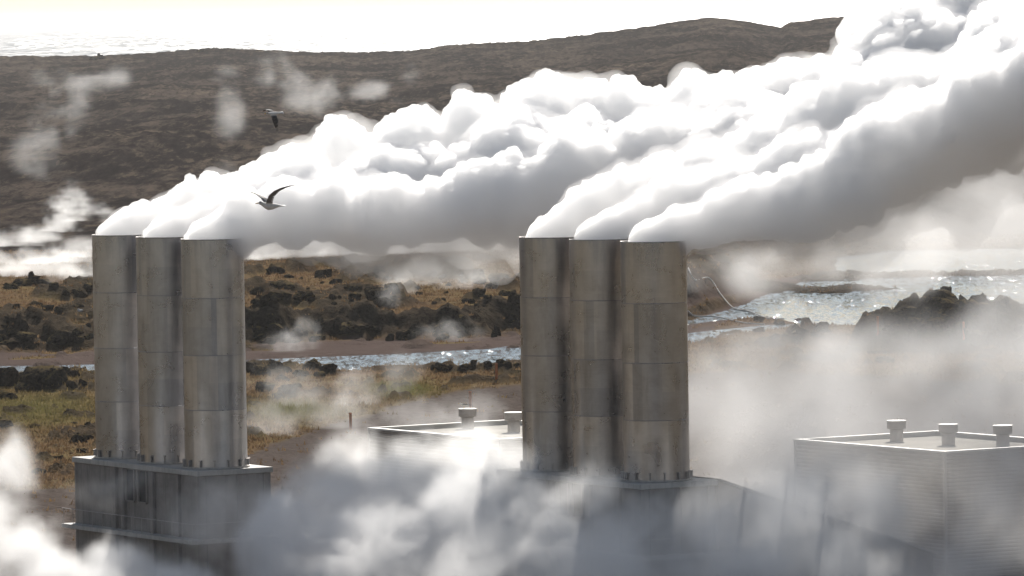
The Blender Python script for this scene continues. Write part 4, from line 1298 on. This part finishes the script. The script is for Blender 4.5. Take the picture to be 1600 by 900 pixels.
# in front of the bases
steam('steam', [B(-60, 800, 385, 5, 8, 6.5, .9), B(20, 890, 380, 5, 7, 4.0, 1), B(-5, 730, 395, 3.5, 6, 3.5, .55), B(150, 905, 375, 6, 7, 3.0, .9), B(290, 930, 374, 6, 6, 2.8, .9),
                B(450, 850, 378, 5, 7, 4.8, 1), B(545, 800, 385, 5.5, 8, 4.6, 1), B(650, 800, 385, 7, 8, 5.2, 1.0), B(750, 810, 376, 5.5, 8, 4.8, 1.0), B(580, 890, 375, 9, 8, 5, 1.0)],
                0.28, 0.33, 0.2, 1.05, rough=0.64, aniso=0.3, label='bright billows of low steam around the base of the greyer stacks')
steam('steam', [B(200, 790, 384, 6, 5, 3.5, .6), B(350, 800, 382, 6, 5, 4, .65)], 0.3, 0.16, 0.22, rough=0.64, seedv=(3, 8, 5), label='faint wisps of steam crossing the front of the slotted base')
steam('steam', [B(830, 850, 366, 7, 6, 6.0, 1), B(930, 865, 362, 8, 6, 5.6, 1), B(1060, 885, 360, 8, 6, 5.2, .95), B(800, 770, 368, 3, 5, 3.2, .85), B(950, 920, 360, 16, 6, 5, 1)], 0.28, 0.26, 0.2, rough=0.64, aniso=0.1, seedv=(2, 7, 1), label='blue grey steam in the shade in front of the sloping shed and hidden base')
steam('steam', [B(1180, 840, 372, 7, 8, 6, .95), B(1270, 780, 380, 6, 8, 6.5, 1), B(1350, 850, 380, 8, 8, 5.6, .95), B(1500, 850, 380, 8, 8, 5.2, .85), B(1640, 790, 384, 7, 8, 6, .9), B(1330, 910, 372, 14, 8, 5, 1), B(1250, 690, 392, 4.5, 6, 4.5, .8)], 0.36, 0.12, 0.18, rough=0.64, aniso=0.1, seedv=(7, 3, 1), label='grey low steam drifting past the ribbed wall')
steam('steam', [B(1200, 700, 398, 8, 6, 8, 1), B(1380, 730, 392, 12, 6, 9, 1), B(1560, 720, 388, 10, 6, 9, 1), B(1700, 700, 388, 10, 6, 10, 1)], 0.6, 0.048, 0.12, 1.15, aniso=0.05, seedv=(12, 3, 4), label='even pale veil of steam in front of the ribbed building')
steam('steam', [B(1170, 830, 366, 5, 5, 4.5, .9), B(1270, 830, 368, 6, 5, 5.0, 1), B(1340, 800, 372, 5, 5, 4.5, .95), B(1230, 900, 364, 9, 5, 3.6, 1)], 0.3, 0.2, 0.2, rough=0.64, aniso=0.1, seedv=(9, 9, 4), label='grey steam curling over the lower end of the sloping shed')
# behind the bases, around the pale roof and across the right
steam('steam', [B(640, 725, 418, 6, 6, 2.8, .95), B(760, 715, 410, 5, 6, 2.8, 1.0), B(540, 705, 425, 3.5, 6, 2.6, .8)], 0.4, 0.24, 0.28, rough=0.62, seedv=(1, 9, 4), label='pale steam over the wall of the pale roofed building')
steam('steam', [B(1150, 690, 440, 9, 16, 8.5, 1), B(1230, 610, 480, 12, 18, 7.5, .95), B(1400, 610, 490, 14, 18, 7, 1), B(1560, 620, 480, 11, 18, 9, 1.0), B(1150, 560, 520, 6, 18, 4.6, .7), B(1330, 545, 540, 11, 18, 3.6, .8), B(1600, 540, 500, 7, 18, 9, 1), B(1700, 600, 470, 10, 18, 11, 1.0)], 0.7, 0.043, 0.13, aniso=0.05, seedv=(3, 3, 8), label='thin veil of steam behind the ribbed building')
steam('steam', [B(1420, 380, 640, 14, 18, 8, .9), B(1560, 350, 620, 13, 18, 11, 1.0), B(1680, 330, 610, 14, 18, 13, 1.0), B(1150, 425, 700, 9, 14, 4.2, .9), B(1250, 405, 700, 8, 14, 3.6, .85), B(1330, 390, 660, 9, 16, 5, .85)], 0.8, 0.055, 0.11, aniso=0.2, seedv=(5, 1, 2), label='hazy steam hanging over the lagoon below the plume')
# under the plumes
def trailing_steam(pts, density, seed, label):
    path = [(P(px, py, d), r) for px, py, d, r in pts]
    org = np.array(path[0][0][:])
    me = cloud_mesh(sphere_cloud(path, seed, 12, 4), 0.28, 'steam', 1.0, seed, org, 0.7)
    me.materials.append(volume_mat('trailing_vapour', density, 0.3))
    o = bpy.data.objects.new('steam', me); C.objects.link(o); o.location = path[0][0]
    tag(o, label, None, None, 'stuff')
trailing_steam([(425, 378, 398, 0.7), (480, 374, 399, 1.3), (560, 372, 401, 1.9), (640, 366, 404, 2.3), (730, 354, 407, 2.5), (820, 334, 411, 2.6), (920, 305, 414, 2.4)], 0.16, 201, 'soft grey steam trailing under the plume of the greyer stacks')
trailing_steam([(1095, 386, 384, 0.5), (1140, 390, 384, 0.8), (1200, 388, 384, 1.2), (1280, 378, 384, 1.7), (1350, 352, 384, 1.7), (1450, 306, 384, 1.8), (1560, 252, 384, 1.9), (1680, 190, 384, 2.4)], 0.12, 202, 'ragged grey steam fraying from the underside of the shaded plume')
# steaming ground beyond the terrace
steam('steam', [GB(400, 405, 6, 8, 3.0, .9), GB(470, 402, 8, 8, 4, 1), GB(560, 398, 9, 8, 4.5, 1), GB(650, 395, 9, 8, 4.5, 1.0), GB(730, 392, 7, 8, 4, .9), GB(560, 375, 22, 12, 7.5, .95)], 0.7, 0.14, 0.16, stretch=(1, .7, 1.3), rough=0.62, seedv=(2, 2, 2), label='white steam pouring off the hot ground beyond the terrace')
steam('steam', [GB(-40, 434, 8, 7, 2.2, .95), GB(40, 432, 8, 7, 2.2, 1.0), GB(125, 430, 7, 7, 2.2, .95), GB(-10, 412, 8, 8, 2.6, .9), GB(70, 410, 8, 8, 2.6, .9), GB(135, 402, 6, 7, 2.6, .9), GB(10, 384, 9, 8, 2.6, .9), GB(60, 376, 6, 8, 3, .9), GB(92, 362, 5, 6, 5.0, .8), GB(112, 345, 5, 6, 6.0, .7), GB(160, 350, 4, 5, 4, .6)], 0.5, 0.12, 0.22, stretch=(.7, .5, 1.6), rough=0.62, seedv=(9, 2, 6), label='streaks of white steam over the hot flats behind the cairn')
# wisps on the far plain
steam('steam', [B(65, 240, 1400, 9, 9, 9, .7), B(85, 195, 1500, 8, 9, 10, .75), B(75, 140, 1700, 11, 12, 10, .7), B(110, 155, 1700, 8, 12, 10, .6), B(190, 112, 1850, 7, 12, 7, .85), B(160, 125, 1850, 12, 12, 5, .5)], 1.0, 0.026, 0.12, stretch=(0.55, 0.4, 0.8), rough=0.65, warp=2.4, seedv=(4, 4, 1), label='wisps of steam rising from the far lava plain')
steam('steam', [B(355, 245, 1450, 4, 9, 6, .85), B(362, 180, 1600, 6, 10, 11, .75), B(355, 140, 1750, 7, 10, 8, .6), B(440, 110, 1850, 12, 12, 7, .7), B(475, 135, 1850, 11, 12, 9, .8), B(510, 145, 1850, 8, 12, 8, .85), B(410, 92, 1900, 9, 12, 5, .7), B(590, 145, 1800, 12, 12, 5, .6), B(640, 115, 1850, 5, 10, 7, .6)], 1.0, 0.026, 0.12, stretch=(0.55, 0.4, 0.8), rough=0.65, warp=2.4, seedv=(6, 1, 3), label='wisps of steam drifting across the ridge beyond the gulls')
# little fumaroles among the rocks
steam('steam', [GB(610, 478, 2.0, 3, 3.2, .95), B(625, 448, 770, 4.0, 6, 3.4, .85), B(665, 425, 790, 6, 8, 2.6, .8), B(740, 440, 780, 7, 8, 2.8, .65), GB(470, 545, 3, 4, 3.4, .85), GB(450, 550, 3.5, 4, 2.4, .8), B(700, 520, 705, 5, 6, 2.2, .7)], 0.35, 0.06, 0.32, rough=0.65, seedv=(8, 8, 2), label='small puffs of steam among the lava outcrops')
steam('steam', [B(560, 610, 590, 4.2, 6, 3.4, .85), B(520, 640, 560, 4.5, 6, 3.2, .85), B(450, 600, 590, 5, 6, 3.8, .8), B(420, 660, 550, 5, 6, 3.4, .75), B(630, 590, 600, 3.0, 6, 3, .7), B(700, 645, 510, 7, 6, 2.4, .8), B(600, 660, 510, 5, 6, 2.2, .75)], 0.4, 0.045, 0.26, rough=0.65, seedv=(1, 6, 9), label='thin steam drifting over the grass beside the stream')

# ------------------------------------------------------------------ air
b = bmesh.new()
x0, x1, y0, y1, z0, z1 = -70000, 70000, -4000, 95000, -18.0, 62.0
panel_wall_box(b, x0, x1, y0, y1, z0, z1)
hz = bm_obj('haze', b, volume_mat('thin_air', HAZE_DENSITY, 0.3, (1.0, 1.0, 1.0)))
tag(hz, 'thin pale haze in the air over land and sea', None, None, 'stuff')
